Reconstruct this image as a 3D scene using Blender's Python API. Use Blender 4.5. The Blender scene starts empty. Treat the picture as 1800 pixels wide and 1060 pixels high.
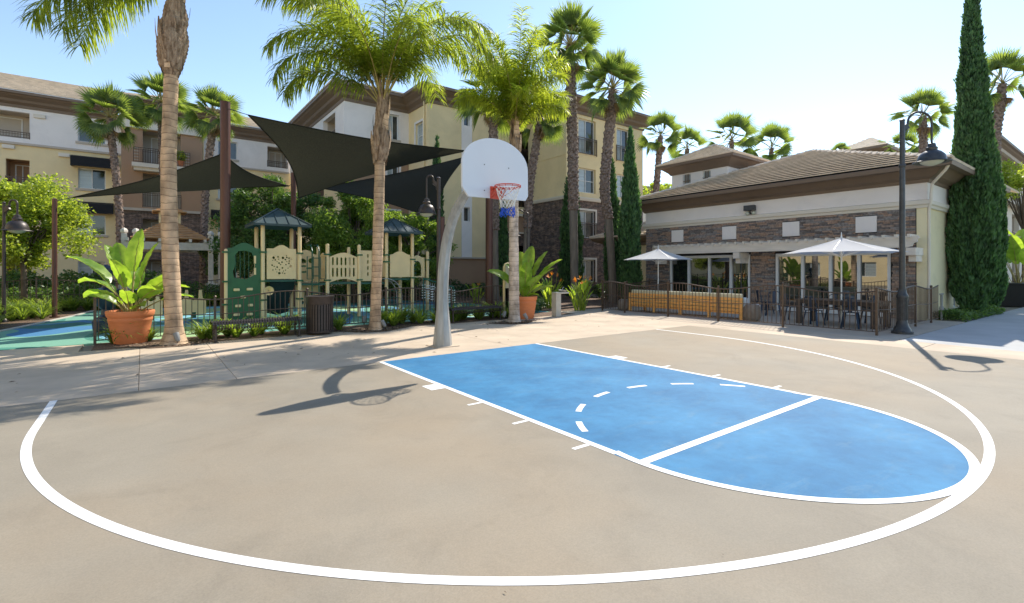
import bpy, math, random
from math import sin, cos, pi, radians as R, atan2, hypot, sqrt
from mathutils import Vector, Matrix, noise
random.seed(11)
S = bpy.context.scene
# ------------------------------------------------------------------ camera
CX, CY, CZ, YAW, FOC, HX, HY = -5.26, -8.51, 1.68, .6454, 863.4, 900.0, 473.0
cd = bpy.data.cameras.new('camera'); cam = bpy.data.objects.new('camera', cd)
S.collection.objects.link(cam); S.camera = cam
cam.location = (CX, CY, CZ); cam.rotation_euler = (R(90), 0, -YAW)
cd.sensor_width = 36; cd.lens = 36*FOC/1800; cd.shift_y = -(530-HY)/1800
cd.clip_start = .05; cd.clip_end = 3000
# ------------------------------------------------------------------ sky, sun, exposure
SUN_DIR = Vector((.939, .344, 1.0)).normalized()          # towards the sun
W = bpy.data.worlds.new('World'); S.world = W; W.use_nodes = True
wn = W.node_tree; wn.nodes.clear()
sky = wn.nodes.new('ShaderNodeTexSky'); sky.sky_type = 'NISHITA'; sky.sun_disc = False
sky.sun_elevation = R(45); sky.sun_rotation = atan2(SUN_DIR.x, SUN_DIR.y)
sky.air_density = 1.0; sky.dust_density = 0.15; sky.ozone_density = 0.5; sky.altitude = 20
bg = wn.nodes.new('ShaderNodeBackground'); bg.inputs[1].default_value = .125
wo = wn.nodes.new('ShaderNodeOutputWorld')
wn.links.new(sky.outputs[0], bg.inputs[0]); wn.links.new(bg.outputs[0], wo.inputs[0])
sl = bpy.data.lights.new('sun', 'SUN'); sl.energy = 3.3; sl.angle = R(.5); sl.color = (1, .93, .82)
so = bpy.data.objects.new('sun', sl); S.collection.objects.link(so)
so.rotation_euler = (-SUN_DIR).to_track_quat('-Z', 'Y').to_euler()
S.view_settings.view_transform = 'Standard'; S.view_settings.look = 'None'
S.view_settings.gamma = 1; S.view_settings.use_curve_mapping = False
S.view_settings.exposure = 1.0
try:
    S.cycles.max_bounces = 7; S.cycles.transparent_max_bounces = 12
except Exception: pass
# ------------------------------------------------------------------ survey helpers (true ground positions)
cy_, sy_ = cos(YAW), sin(YAW)
def dp(px, d):                       # plan position on a sight line at depth d
    r = (px-HX)/FOC*d
    return (CX + r*cy_ + d*sy_, CY - r*sy_ + d*cy_)
def gp(px, py):
    return dp(px, CZ*FOC/(py-HY))
def dep(x, y): return (x-CX)*sy_ + (y-CY)*cy_
def hz(py, d): return CZ + (HY-py)/FOC*d
def xony(px, Y):
    k = (px-HX)/FOC; v = Y-CY
    return CX + (sy_*v + k*cy_*v)/(cy_-k*sy_)
def yonx(px, X):
    k = (px-HX)/FOC; u = X-CX
    return CY + (cy_*u - k*sy_*u)/(sy_+k*cy_)
def zat(py, x, y): return hz(py, dep(x, y))
# ------------------------------------------------------------------ materials
MATS = {}
def mat(name, col, rough=.7, var=.12, scale=3.0, bump=0.0, bscale=40, metal=0, spec=None, space='pos',
        col2=None, trans=0, stretch=(1, 1, 1), coat=0, var2=0, scale2=.5, ior=None, detail=4):
    if name in MATS: return MATS[name]
    m = bpy.data.materials.new(name); m.use_nodes = True; MATS[name] = m
    t = m.node_tree; N = t.nodes; L = t.links; N.clear()
    out = N.new('ShaderNodeOutputMaterial'); p = N.new('ShaderNodeBsdfPrincipled')
    L.new(p.outputs[0], out.inputs[0])
    p.inputs['Roughness'].default_value = rough; p.inputs['Metallic'].default_value = metal
    if ior: p.inputs['IOR'].default_value = ior
    if coat: p.inputs['Coat Weight'].default_value = coat
    if space == 'pos':
        g = N.new('ShaderNodeNewGeometry'); v = g.outputs['Position']
    else:
        g = N.new('ShaderNodeTexCoord'); v = g.outputs['Object']
    mp = N.new('ShaderNodeMapping'); mp.inputs['Scale'].default_value = stretch
    L.new(v, mp.inputs[0]); v = mp.outputs[0]
    nz = N.new('ShaderNodeTexNoise'); nz.inputs['Scale'].default_value = scale; nz.inputs['Detail'].default_value = detail
    L.new(v, nz.inputs['Vector'])
    c = Vector(col)
    lo = c*(1-var); hi = c*(1+var)
    if col2: hi = Vector(col2)
    rp = N.new('ShaderNodeValToRGB'); rp.color_ramp.elements[0].position = .32; rp.color_ramp.elements[1].position = .68
    rp.color_ramp.elements[0].color = (*lo, 1); rp.color_ramp.elements[1].color = (*hi, 1)
    L.new(nz.outputs[0], rp.inputs[0]); co = rp.outputs[0]
    if var2:
        n2 = N.new('ShaderNodeTexNoise'); n2.inputs['Scale'].default_value = scale2; n2.inputs['Detail'].default_value = 5
        n2.inputs['Roughness'].default_value = .6
        L.new(v, n2.inputs['Vector'])
        mr = N.new('ShaderNodeMapRange'); mr.inputs[1].default_value = .3; mr.inputs[2].default_value = .7
        mr.inputs[3].default_value = 1-var2; mr.inputs[4].default_value = 1+var2
        L.new(n2.outputs[0], mr.inputs[0])
        mx = N.new('ShaderNodeVectorMath'); mx.operation = 'SCALE'
        L.new(co, mx.inputs[0]); L.new(mr.outputs[0], mx.inputs['Scale']); co = mx.outputs[0]
    oi = N.new('ShaderNodeObjectInfo')
    L.new(co, p.inputs['Base Color'])
    if bump:
        nb = N.new('ShaderNodeTexNoise'); nb.inputs['Scale'].default_value = bscale; nb.inputs['Detail'].default_value = 3
        L.new(v, nb.inputs['Vector'])
        b = N.new('ShaderNodeBump'); b.inputs['Strength'].default_value = bump; b.inputs['Distance'].default_value = .02
        L.new(nb.outputs[0], b.inputs['Height']); L.new(b.outputs[0], p.inputs['Normal'])
    if trans:
        tr = N.new('ShaderNodeBsdfTranslucent'); L.new(co, tr.inputs[0])
        bright = N.new('ShaderNodeVectorMath'); bright.operation = 'MULTIPLY'
        bright.inputs[1].default_value = (2.4, 2.25, 1.0) if trans > 0 and 'leaf' in name or 'frond' in name else (1, 1, 1)
        L.new(co, bright.inputs[0]); L.new(bright.outputs[0], tr.inputs[0])
        ms = N.new('ShaderNodeMixShader'); ms.inputs[0].default_value = trans
        L.new(p.outputs[0], ms.inputs[1]); L.new(tr.outputs[0], ms.inputs[2]); L.new(ms.outputs[0], out.inputs[0])
    m['_p'] = 1
    return m
def nodes_of(m): return m.node_tree.nodes, m.node_tree.links
def pbsdf(m): return next(n for n in m.node_tree.nodes if n.type == 'BSDF_PRINCIPLED')

M = dict(
 court=mat('court_coating', (.272, .240, .188), .75, .05, 1.6, .10, 160, var2=.10, scale2=.35, detail=9),
 paint=mat('white_line_paint', (.80, .80, .78), .6, .03, 6, .1, 200),
 conc=mat('cream_concrete', (.545, .44, .33), .8, .07, 1.2, .3, 120, var2=.09, scale2=.6, detail=8),
 greyconc=mat('grey_concrete', (.42, .42, .41), .85, .06, 1.0, .2, 120, var2=.06),
 kerb=mat('kerb_concrete', (.50, .47, .40), .85, .08, 5, .2, 80),
 soil=mat('bark_mulch', (.10, .062, .04), .95, .5, 25, .8, 60, col2=(.24, .15, .095)),
 dirt=mat('bare_ground', (.24, .21, .16), .95, .2, 1.5, .4, 30),
 stucco_y=mat('yellow_stucco', (.82, .66, .38), .9, .05, .8, .35, 60, var2=.04),
 stucco_w=mat('white_stucco', (.84, .78, .73), .9, .03, .8, .3, 60),
 stucco_b=mat('brown_stucco', (.40, .25, .155), .9, .06, .8, .3, 60),
 stucco_c=mat('cream_stucco', (.74, .67, .56), .9, .03, .8, .3, 60),
 stucco_g=mat('pale_green_stucco', (.84, .74, .47), .9, .04, .8, .5, 50),
 trim=mat('taupe_trim', (.50, .43, .35), .8, .05, 2),
 eave=mat('brown_eave_paint', (.185, .13, .09), .6, .05, 2, .1, 30),
 tile=mat('roof_tile', (.68, .56, .43), .85, .12, 2.2, .5, 25, var2=.10, scale2=6),
 tile_o=mat('orange_roof_tile', (.52, .29, .13), .85, .2, 3, .4, 25),
 whitef=mat('white_window_frame', (.72, .72, .70), .45, .02),
 metal_b=mat('bronze_metal', (.055, .044, .040), .42, .15, 12, .1, 90, metal=.3, space='obj'),
 metal_k=mat('dark_metal', (.055, .058, .062), .4, .2, 10, .05, 60, metal=.3, space='obj'),
 fence=mat('brown_fence_metal', (.115, .08, .058), .45, .15, 12, .1, 90, metal=.35, space='obj'),
 rust=mat('red_brown_steel', (.115, .048, .034), .45, .12, 5, .1, 60, metal=.2, stretch=(1, 1, .15)),
 galv=mat('galvanised_steel', (.40, .395, .37), .55, .16, 7, .25, 50, metal=.35, space='obj', stretch=(2, 2, .35), var2=.12, scale2=3),
 board=mat('white_backboard', (.74, .75, .77), .38, .015, 2),
 red=mat('orange_red_rim', (.62, .085, .045), .45, .15, 20, space='obj'),
 net=mat('white_net_cord', (.75, .74, .68), .8, .1, 20), netb=mat('blue_net_cord', (.02, .09, .50), .8, .2, 20),
 terra=mat('terracotta', (.66, .215, .08), .75, .07, 3, .25, 40, space='obj', stretch=(1, 1, 5), var2=.05),
 sail=mat('black_shade_cloth', (.034, .033, .022), .9, .25, 30, .3, 160, trans=.35),
 cloth=mat('white_umbrella_cloth', (.70, .70, .71), .85, .02, 3, trans=.4),
 cream=mat('cream_play_plastic', (.88, .67, .36), .5, .05, 3, .05, 30),
 green=mat('green_play_plastic', (.025, .125, .045), .45, .1, 4, .05, 40),
 teal=mat('teal_play_metal', (.012, .10, .065), .4, .1, 4),
 playroof=mat('slate_green_metal_roof', (.035, .065, .07), .5, .12, 4),
 navy=mat('navy_plastic', (.012, .025, .05), .4, .1, 4),
 teak=mat('orange_teak', (.85, .43, .12), .55, .2, 6, .2, 40, space='obj', stretch=(1, .2, 6)),
 cush=mat('cream_cushion', (.66, .60, .40), .9, .03, 3, .1, 80), cushw=mat('white_cushion', (.72, .72, .70), .9, .03, 3),
 stonepot=mat('rough_grey_stone', (.22, .185, .15), .9, .2, 6, .6, 20, space='obj'),
 bluech=mat('dark_blue_metal', (.022, .04, .075), .35, .15, 6, metal=.4, space='obj'),
 tabletop=mat('dark_brown_table', (.055, .042, .038), .5, .2, 6, space='obj'),
 blind=mat('pale_window_blind', (.38, .43, .43), .12, .12, 1.2, stretch=(.3, .3, 8), ior=1.7),
 glass=mat('dark_window_glass', (.035, .045, .045), .04, .3, 1.0, ior=1.75),
 bigglass=mat('clubhouse_glass', (.018, .02, .017), .015, .3, 1.0, ior=2.6),
 awn=mat('black_awning_cloth', (.010, .010, .012), .85, .15, 5),
 pergola=mat('weathered_white_timber', (.74, .66, .56), .8, .1, 6, .2, 40, stretch=(1, .2, 1)),
 bark=mat('grey_brown_bark', (.13, .10, .075), .95, .3, 8, .6, 25, stretch=(1, 1, .3)),
 frond_q=mat('queen_frond_green', (.14, .20, .035), .42, .3, 3, space='obj', trans=.6, col2=(.27, .33, .06)),
 frond_y=mat('bright_frond_green', (.17, .24, .035), .42, .3, 3, space='obj', trans=.6, col2=(.33, .38, .06)),
 frond_f=mat('fan_frond_green', (.12, .19, .055), .4, .3, 2, space='obj', trans=.45, col2=(.22, .29, .08)),
 frond_d=mat('dry_frond_brown', (.30, .19, .09), .8, .3, 4, space='obj'),
 rachis=mat('frond_stalk', (.32, .26, .08), .5, .2, 5, space='obj'),
 leaf_bop=mat('leaf_paddle_green', (.17, .30, .035), .34, .2, 4, space='obj', trans=.5, col2=(.28, .40, .07)),
 leaf_t1=mat('leaf_bright', (.20, .29, .045), .5, .4, 9, trans=.5, col2=(.38, .46, .09)),
 leaf_t2=mat('leaf_dark', (.07, .14, .045), .5, .4, 7, trans=.35, col2=(.13, .23, .06)),
 leaf_t3=mat('leaf_willow', (.13, .24, .05), .5, .4, 7, trans=.45, col2=(.24, .35, .08)),
 leaf_c=mat('leaf_cypress', (.048, .125, .045), .6, .5, 6, trans=.25, col2=(.105, .22, .075)),
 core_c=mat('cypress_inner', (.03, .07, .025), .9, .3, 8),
 leaf_s=mat('leaf_strap', (.12, .21, .035), .45, .4, 3, trans=.45, col2=(.25, .34, .07)),
 leaf_g=mat('leaf_ground_cover', (.035, .085, .030), .45, .5, 9, trans=.2, col2=(.08, .15, .05)),
 grass=mat('leaf_lawn', (.05, .11, .02), .8, .4, 20, .5, 60),
 flower=mat('orange_flower', (.90, .36, .03), .6, .2, 9, trans=.3),
 lampglass=mat('lamp_glass', (.55, .58, .48), .25, .05), pvc=mat('grey_utility', (.25, .25, .24), .6),
 cut=mat('grey_trimmed_trunk', (.20, .165, .13), .95, .2, 6, .5, 25, stretch=(1, 1, .25)),
)
# blue key coat with wear
def blue_coat():
    m = mat('blue_court_coating', (.026, .162, .335), .7, .10, 1.1, .25, 160, col2=(.046, .22, .41), var2=.10, scale2=7, detail=12)
    N, L = nodes_of(m); p = pbsdf(m)
    src = p.inputs['Base Color'].links[0].from_socket
    g = N.new('ShaderNodeNewGeometry'); mp = N.new('ShaderNodeMapping'); mp.inputs['Scale'].default_value = (.8, 2.2, 1); mp.inputs['Rotation'].default_value = (0, 0, .35)
    L.new(g.outputs['Position'], mp.inputs[0])
    n = N.new('ShaderNodeTexNoise'); n.inputs['Scale'].default_value = 1.5; n.inputs['Detail'].default_value = 14; n.inputs['Roughness'].default_value = .78
    n.inputs['Distortion'].default_value = .6
    L.new(mp.outputs[0], n.inputs['Vector'])
    rp = N.new('ShaderNodeValToRGB'); rp.color_ramp.elements[0].position = .53; rp.color_ramp.elements[1].position = .80
    rp.color_ramp.elements[0].color = (0, 0, 0, 1); rp.color_ramp.elements[1].color = (.6, .6, .6, 1)
    L.new(n.outputs[0], rp.inputs[0])
    mx = N.new('ShaderNodeMixRGB'); mx.inputs[2].default_value = (.14, .25, .32, 1)
    L.new(rp.outputs[0], mx.inputs[0]); L.new(src, mx.inputs[1]); L.new(mx.outputs[0], p.inputs['Base Color'])
    return m
M['blue'] = blue_coat()
def court_stain():
    m = M['court']; N, L = nodes_of(m); p = pbsdf(m)
    src = p.inputs['Base Color'].links[0].from_socket
    g = N.new('ShaderNodeNewGeometry')
    n = N.new('ShaderNodeTexNoise'); n.inputs['Scale'].default_value = .22; n.inputs['Detail'].default_value = 6; n.inputs['Roughness'].default_value = .55
    L.new(g.outputs['Position'], n.inputs['Vector'])
    rp = N.new('ShaderNodeValToRGB'); rp.color_ramp.elements[0].position = .42; rp.color_ramp.elements[1].position = .62
    rp.color_ramp.elements[0].color = (0, 0, 0, 1); rp.color_ramp.elements[1].color = (.45, .45, .45, 1)
    L.new(n.outputs[0], rp.inputs[0])
    mx = N.new('ShaderNodeMixRGB'); mx.inputs[2].default_value = (.36, .265, .165, 1)
    L.new(rp.outputs[0], mx.inputs[0]); L.new(src, mx.inputs[1])
    n3 = N.new('ShaderNodeTexNoise'); n3.inputs['Scale'].default_value = 90; n3.inputs['Detail'].default_value = 2
    L.new(g.outputs['Position'], n3.inputs['Vector'])
    mr = N.new('ShaderNodeMapRange'); mr.inputs[1].default_value = .3; mr.inputs[2].default_value = .7; mr.inputs[3].default_value = .93; mr.inputs[4].default_value = 1.07
    L.new(n3.outputs[0], mr.inputs[0])
    sc = N.new('ShaderNodeVectorMath'); sc.operation = 'SCALE'; L.new(mx.outputs[0], sc.inputs[0]); L.new(mr.outputs[0], sc.inputs['Scale'])
    L.new(sc.outputs[0], p.inputs['Base Color'])
court_stain()
def worn_paint():
    m = M['paint']; N, L = nodes_of(m); p = pbsdf(m); src = p.inputs['Base Color'].links[0].from_socket
    g = N.new('ShaderNodeNewGeometry'); n = N.new('ShaderNodeTexNoise'); n.inputs['Scale'].default_value = 9; n.inputs['Detail'].default_value = 12; n.inputs['Roughness'].default_value = .8
    L.new(g.outputs['Position'], n.inputs['Vector'])
    rp = N.new('ShaderNodeValToRGB'); rp.color_ramp.elements[0].position = .60; rp.color_ramp.elements[1].position = .72
    rp.color_ramp.elements[0].color = (0, 0, 0, 1); rp.color_ramp.elements[1].color = (.45, .45, .45, 1)
    L.new(n.outputs[0], rp.inputs[0]); mx = N.new('ShaderNodeMixRGB'); mx.inputs[2].default_value = (.42, .38, .32, 1)
    L.new(rp.outputs[0], mx.inputs[0]); L.new(src, mx.inputs[1]); L.new(mx.outputs[0], p.inputs['Base Color'])
worn_paint()
for k_ in ('blue', 'court', 'conc', 'paint'): pbsdf(M[k_]).inputs['Specular IOR Level'].default_value = .22
def stains(m, sc_, lo, amt):
    N, L = nodes_of(m); p = pbsdf(m); src = p.inputs['Base Color'].links[0].from_socket
    g = N.new('ShaderNodeNewGeometry'); n = N.new('ShaderNodeTexNoise'); n.inputs['Scale'].default_value = sc_; n.inputs['Detail'].default_value = 10; n.inputs['Roughness'].default_value = .72; n.inputs['Distortion'].default_value = 1.2
    L.new(g.outputs['Position'], n.inputs['Vector']); mr = N.new('ShaderNodeMapRange'); mr.inputs[1].default_value = lo; mr.inputs[2].default_value = lo+.16; mr.inputs[3].default_value = 1; mr.inputs[4].default_value = 1-amt
    L.new(n.outputs[0], mr.inputs[0]); sc = N.new('ShaderNodeVectorMath'); sc.operation = 'SCALE'; L.new(src, sc.inputs[0]); L.new(mr.outputs[0], sc.inputs['Scale']); L.new(sc.outputs[0], p.inputs['Base Color'])
stains(M['court'], 1.1, .52, .10); stains(M['court'], 6, .60, .10); stains(M['conc'], 1.3, .52, .12); stains(M['stucco_y'], .5, .5, .07); stains(M['stucco_w'], .7, .5, .06); stains(M['stucco_g'], 1.2, .5, .09)
def rubber():
    m = bpy.data.materials.new('playground_rubber'); m.use_nodes = True
    N, L = nodes_of(m); p = pbsdf(m); p.inputs['Roughness'].default_value = .85
    g = N.new('ShaderNodeNewGeometry'); mp = N.new('ShaderNodeMapping'); mp.inputs['Scale'].default_value = (.36, .20, 1); mp.inputs['Location'].default_value = (3.1, 1.7, 0)
    L.new(g.outputs['Position'], mp.inputs[0])
    n = N.new('ShaderNodeTexNoise'); n.inputs['Scale'].default_value = 1; n.inputs['Detail'].default_value = 0; n.inputs['Distortion'].default_value = .7
    L.new(mp.outputs[0], n.inputs['Vector'])
    rp = N.new('ShaderNodeValToRGB'); cr = rp.color_ramp; cr.interpolation = 'CONSTANT'
    cr.elements[0].position = 0; cr.elements[0].color = (.035, .16, .13, 1)
    cr.elements[1].position = .40; cr.elements[1].color = (.05, .19, .36, 1)
    for q, c in ((.46, (.16, .36, .26, 1)), (.52, (.06, .23, .17, 1)), (.575, (.20, .46, .56, 1)), (.64, (.33, .50, .24, 1))):
        e = cr.elements.new(q); e.color = c
    L.new(n.outputs[0], rp.inputs[0])
    n2 = N.new('ShaderNodeTexNoise'); n2.inputs['Scale'].default_value = 60; L.new(g.outputs['Position'], n2.inputs['Vector'])
    mr = N.new('ShaderNodeMapRange'); mr.inputs[3].default_value = .8; mr.inputs[4].default_value = 1.2; L.new(n2.outputs[0], mr.inputs[0])
    sc = N.new('ShaderNodeVectorMath'); sc.operation = 'SCALE'; L.new(rp.outputs[0], sc.inputs[0]); L.new(mr.outputs[0], sc.inputs['Scale'])
    L.new(sc.outputs[0], p.inputs['Base Color'])
    return m
M['rubber'] = rubber()
def stone_mat(name, bw=.34, rh=.075, isbrick=True):
    m = bpy.data.materials.new(name); m.use_nodes = True
    N, L = nodes_of(m); p = pbsdf(m); p.inputs['Roughness'].default_value = .9
    g = N.new('ShaderNodeNewGeometry'); sx = N.new('ShaderNodeSeparateXYZ'); L.new(g.outputs['Position'], sx.inputs[0])
    ad = N.new('ShaderNodeMath'); L.new(sx.outputs[0], ad.inputs[0]); L.new(sx.outputs[1], ad.inputs[1])
    cb = N.new('ShaderNodeCombineXYZ'); L.new(ad.outputs[0], cb.inputs[0]); L.new(sx.outputs[2], cb.inputs[1])
    b = N.new('ShaderNodeTexBrick'); b.inputs['Scale'].default_value = 1; b.inputs['Brick Width'].default_value = bw; b.inputs['Row Height'].default_value = rh
    b.inputs['Mortar Size'].default_value = .008; b.inputs['Mortar Smooth'].default_value = .3; b.inputs['Bias'].default_value = -.1
    b.inputs['Color1'].default_value = (.26, .175, .13, 1); b.inputs['Color2'].default_value = (.10, .085, .08, 1); b.inputs['Mortar'].default_value = (.018, .015, .014, 1)
    L.new(cb.outputs[0], b.inputs['Vector'])
    n = N.new('ShaderNodeTexNoise'); n.inputs['Scale'].default_value = 5; L.new(g.outputs['Position'], n.inputs['Vector'])
    mr = N.new('ShaderNodeMapRange'); mr.inputs[1].default_value = .3; mr.inputs[2].default_value = .7; mr.inputs[3].default_value = .6; mr.inputs[4].default_value = 1.5; L.new(n.outputs[0], mr.inputs[0])
    sc = N.new('ShaderNodeVectorMath'); sc.operation = 'SCALE'; L.new(b.outputs[0], sc.inputs[0]); L.new(mr.outputs[0], sc.inputs['Scale'])
    L.new(sc.outputs[0], p.inputs['Base Color'])
    bm_ = N.new('ShaderNodeBump'); bm_.inputs['Strength'].default_value = .8; bm_.inputs['Distance'].default_value = .03
    iv = N.new('ShaderNodeMath'); iv.operation = 'SUBTRACT'; iv.inputs[0].default_value = 1; L.new(b.outputs['Fac'], iv.inputs[1])
    L.new(iv.outputs[0], bm_.inputs['Height']); L.new(bm_.outputs[0], p.inputs['Normal'])
    return m
M['ledge'] = stone_mat('ledgestone_cladding')
M['mortar'] = mat('dark_joint', (.035, .03, .028), .95)
STONES = [mat('ledge_stone_%s' % k, [v*2.1 for v in c], .9, .3, 14, .6, 45) for k, c in
          (('brown', (.15, .112, .090)), ('rust', (.175, .118, .085)), ('grey', (.125, .113, .105)), ('dark', (.080, .068, .062)))]
def trunk_mat(name, c1, c2, freq):
    m = bpy.data.materials.new(name); m.use_nodes = True
    N, L = nodes_of(m); p = pbsdf(m); p.inputs['Roughness'].default_value = .9
    g = N.new('ShaderNodeTexCoord'); sx = N.new('ShaderNodeSeparateXYZ'); L.new(g.outputs['Object'], sx.inputs[0])
    n = N.new('ShaderNodeTexNoise'); n.inputs['Scale'].default_value = 3.5; n.inputs['Detail'].default_value = 6
    mp = N.new('ShaderNodeMapping'); mp.inputs['Scale'].default_value = (1, 1, .7); L.new(g.outputs['Object'], mp.inputs[0]); L.new(mp.outputs[0], n.inputs['Vector'])
    ad = N.new('ShaderNodeMath'); ad.operation = 'MULTIPLY_ADD'; ad.inputs[1].default_value = .16; L.new(n.outputs[0], ad.inputs[0]); L.new(sx.outputs[2], ad.inputs[2])
    w = N.new('ShaderNodeMath'); w.operation = 'MULTIPLY'; w.inputs[1].default_value = freq; L.new(ad.outputs[0], w.inputs[0])
    fr = N.new('ShaderNodeMath'); fr.operation = 'FRACT'; L.new(w.outputs[0], fr.inputs[0])
    rp = N.new('ShaderNodeValToRGB'); e = rp.color_ramp.elements
    e[0].position = 0; e[0].color = (*c2, 1); e[1].position = .14; e[1].color = (*c1, 1)
    x = rp.color_ramp.elements.new(.85); x.color = (*[v*1.12 for v in c1], 1)
    L.new(fr.outputs[0], rp.inputs[0])
    mr = N.new('ShaderNodeMapRange'); mr.inputs[1].default_value = .3; mr.inputs[2].default_value = .7; mr.inputs[3].default_value = .42; mr.inputs[4].default_value = 1.4; L.new(n.outputs[0], mr.inputs[0])
    sc = N.new('ShaderNodeVectorMath'); sc.operation = 'SCALE'; L.new(rp.outputs[0], sc.inputs[0]); L.new(mr.outputs[0], sc.inputs['Scale'])
    L.new(sc.outputs[0], p.inputs['Base Color'])
    n2 = N.new('ShaderNodeTexNoise'); n2.inputs['Scale'].default_value = 25; n2.inputs['Detail'].default_value = 5
    mp2 = N.new('ShaderNodeMapping'); mp2.inputs['Scale'].default_value = (1, 1, .25); L.new(g.outputs['Object'], mp2.inputs[0]); L.new(mp2.outputs[0], n2.inputs['Vector'])
    b = N.new('ShaderNodeBump'); b.inputs['Strength'].default_value = .6; b.inputs['Distance'].default_value = .02; L.new(n2.outputs[0], b.inputs['Height']); L.new(b.outputs[0], p.inputs['Normal'])
    return m
M['qtrunk'] = trunk_mat('queen_palm_trunk', (.52, .36, .225), (.15, .085, .05), 6.5)
M['ptrunk'] = trunk_mat('pale_palm_trunk', (.52, .43, .35), (.24, .18, .13), 6.5)
M['boots'] = mat('fibrous_boots', (.27, .16, .085), .9, .5, 7, .8, 25, space='obj', stretch=(3, 3, .6), col2=(.44, .32, .22))
M['wtrunk'] = mat('fan_palm_trunk', (.15, .095, .065), .95, .4, 9, .6, 25, space='obj', col2=(.34, .25, .20))
# ------------------------------------------------------------------ mesh building
COL = S.collection
WO = {}
def link(o, parent=None, world=False):
    COL.objects.link(o)
    if parent is not None:
        o.parent = parent
        if world:
            w = WO.get(parent.name, (0, 0, 0)); o.location = (-w[0], -w[1], -w[2]); WO[o.name] = (0, 0, 0)
    else: WO[o.name] = tuple(o.location)
    return o
def tag(o, label=None, cat=None, group=None, kind=None):
    if label: o['label'] = label
    if cat: o['category'] = cat
    if group: o['group'] = group
    if kind: o['kind'] = kind
    return o
def empty(name, loc, label=None, cat=None, group=None, rz=0, kind=None):
    o = bpy.data.objects.new(name, None); o.location = loc; o.rotation_euler = (0, 0, rz); o.empty_display_size = .3
    COL.objects.link(o); WO[o.name] = tuple(loc)
    return tag(o, label, cat, group, kind)
class MB:
    def __init__(s): s.v = []; s.f = []
    def add(s, vs, fs):
        b = len(s.v); s.v += [tuple(x) for x in vs]; s.f += [tuple(b+i for i in f) for f in fs]; return s
    def box(s, x0, x1, y0, y1, z0, z1):
        return s.add([(x0, y0, z0), (x1, y0, z0), (x1, y1, z0), (x0, y1, z0), (x0, y0, z1), (x1, y0, z1), (x1, y1, z1), (x0, y1, z1)],
                     [(0, 3, 2, 1), (4, 5, 6, 7), (0, 1, 5, 4), (1, 2, 6, 5), (2, 3, 7, 6), (3, 0, 4, 7)])
    def beam(s, a, b, w, h, up=(0, 0, 1)):
        a = Vector(a); b = Vector(b); d = (b-a).normalized(); u = Vector(up)
        if abs(d.dot(u)) > .98: u = Vector((1, 0, 0))
        x = d.cross(u).normalized()*w/2; y = x.cross(d).normalized()*h/2
        vs = [a-x-y, a+x-y, a+x+y, a-x+y, b-x-y, b+x-y, b+x+y, b-x+y]
        return s.add(vs, [(0, 1, 2, 3), (7, 6, 5, 4), (0, 4, 5, 1), (1, 5, 6, 2), (2, 6, 7, 3), (3, 7, 4, 0)])
    def tube(s, pts, rad, n=8, cap=True, rot=0):
        pts = [Vector(p) for p in pts]; m = len(pts)
        if not isinstance(rad, (list, tuple)): rad = [rad]*m
        vs = []; ref = None
        for i, p in enumerate(pts):
            d = (pts[min(i+1, m-1)]-pts[max(i-1, 0)]).normalized()
            if ref is None: ref = Vector((1, 0, 0)) if abs(d.x) < .9 else Vector((0, 1, 0))
            x = (ref-d*ref.dot(d)).normalized(); y = d.cross(x); ref = x
            for k in range(n):
                t = 2*pi*k/n+rot; vs.append(p+(x*cos(t)+y*sin(t))*rad[i])
        fs = [(i*n+k, i*n+(k+1) % n, (i+1)*n+(k+1) % n, (i+1)*n+k) for i in range(m-1) for k in range(n)]
        if cap: fs += [tuple(range(n-1, -1, -1)), tuple((m-1)*n+k for k in range(n))]
        return s.add(vs, fs)
    def lathe(s, prof, n=24, c=(0, 0, 0), sq=1, caps=True):
        vs = []; m = len(prof)
        for r, z in prof:
            for k in range(n):
                t = 2*pi*k/n; vs.append((c[0]+r*cos(t), c[1]+r*sin(t)*sq, c[2]+z))
        fs = [(i*n+k, i*n+(k+1) % n, (i+1)*n+(k+1) % n, (i+1)*n+k) for i in range(m-1) for k in range(n)]
        if caps:
            fs += [tuple(range(n-1, -1, -1)), tuple((m-1)*n+k for k in range(n))]
        return s.add(vs, fs)
    def sheet(s, poly, z):
        return s.add([(x, y, z) for x, y in poly], [tuple(range(len(poly)))])
    def prism(s, poly, z0, z1):
        n = len(poly); vs = [(x, y, z0) for x, y in poly]+[(x, y, z1) for x, y in poly]
        return s.add(vs, [tuple(range(n-1, -1, -1)), tuple(range(n, 2*n))]+[(i, (i+1) % n, n+(i+1) % n, n+i) for i in range(n)])
    def mesh(s, name, m, smooth=False):
        me = bpy.data.meshes.new(name); me.from_pydata(s.v, [], s.f)
        me.materials.append(M[m] if isinstance(m, str) else m)
        if smooth:
            me.polygons.foreach_set('use_smooth', [True]*len(me.polygons))
            if smooth != 2:
                try: me.set_sharp_from_angle(angle=R(38))
                except Exception: pass
        me.update(); return me
    def build(s, name, m, parent=None, world=False, smooth=False, bevel=0, loc=None, rz=0):
        o = bpy.data.objects.new(name, s.mesh(name, m, smooth))
        if loc: o.location = loc
        if rz: o.rotation_euler = (0, 0, rz)
        link(o, parent, world)
        if bevel:
            b = o.modifiers.new('bevel', 'BEVEL'); b.width = bevel; b.segments = 2; b.limit_method = 'ANGLE'
        return o
def piece(name, me, parent, loc, scale=(1, 1, 1), rot=(0, 0, 0), world=False):
    o = bpy.data.objects.new(name, me); COL.objects.link(o); o.parent = parent
    w = WO.get(parent.name, (0, 0, 0)) if world else (0, 0, 0)
    o.location = (loc[0]-w[0], loc[1]-w[1], loc[2]-w[2]); o.scale = scale; o.rotation_euler = rot
    return o
def kids(o): return [c for c in o.children]
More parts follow.
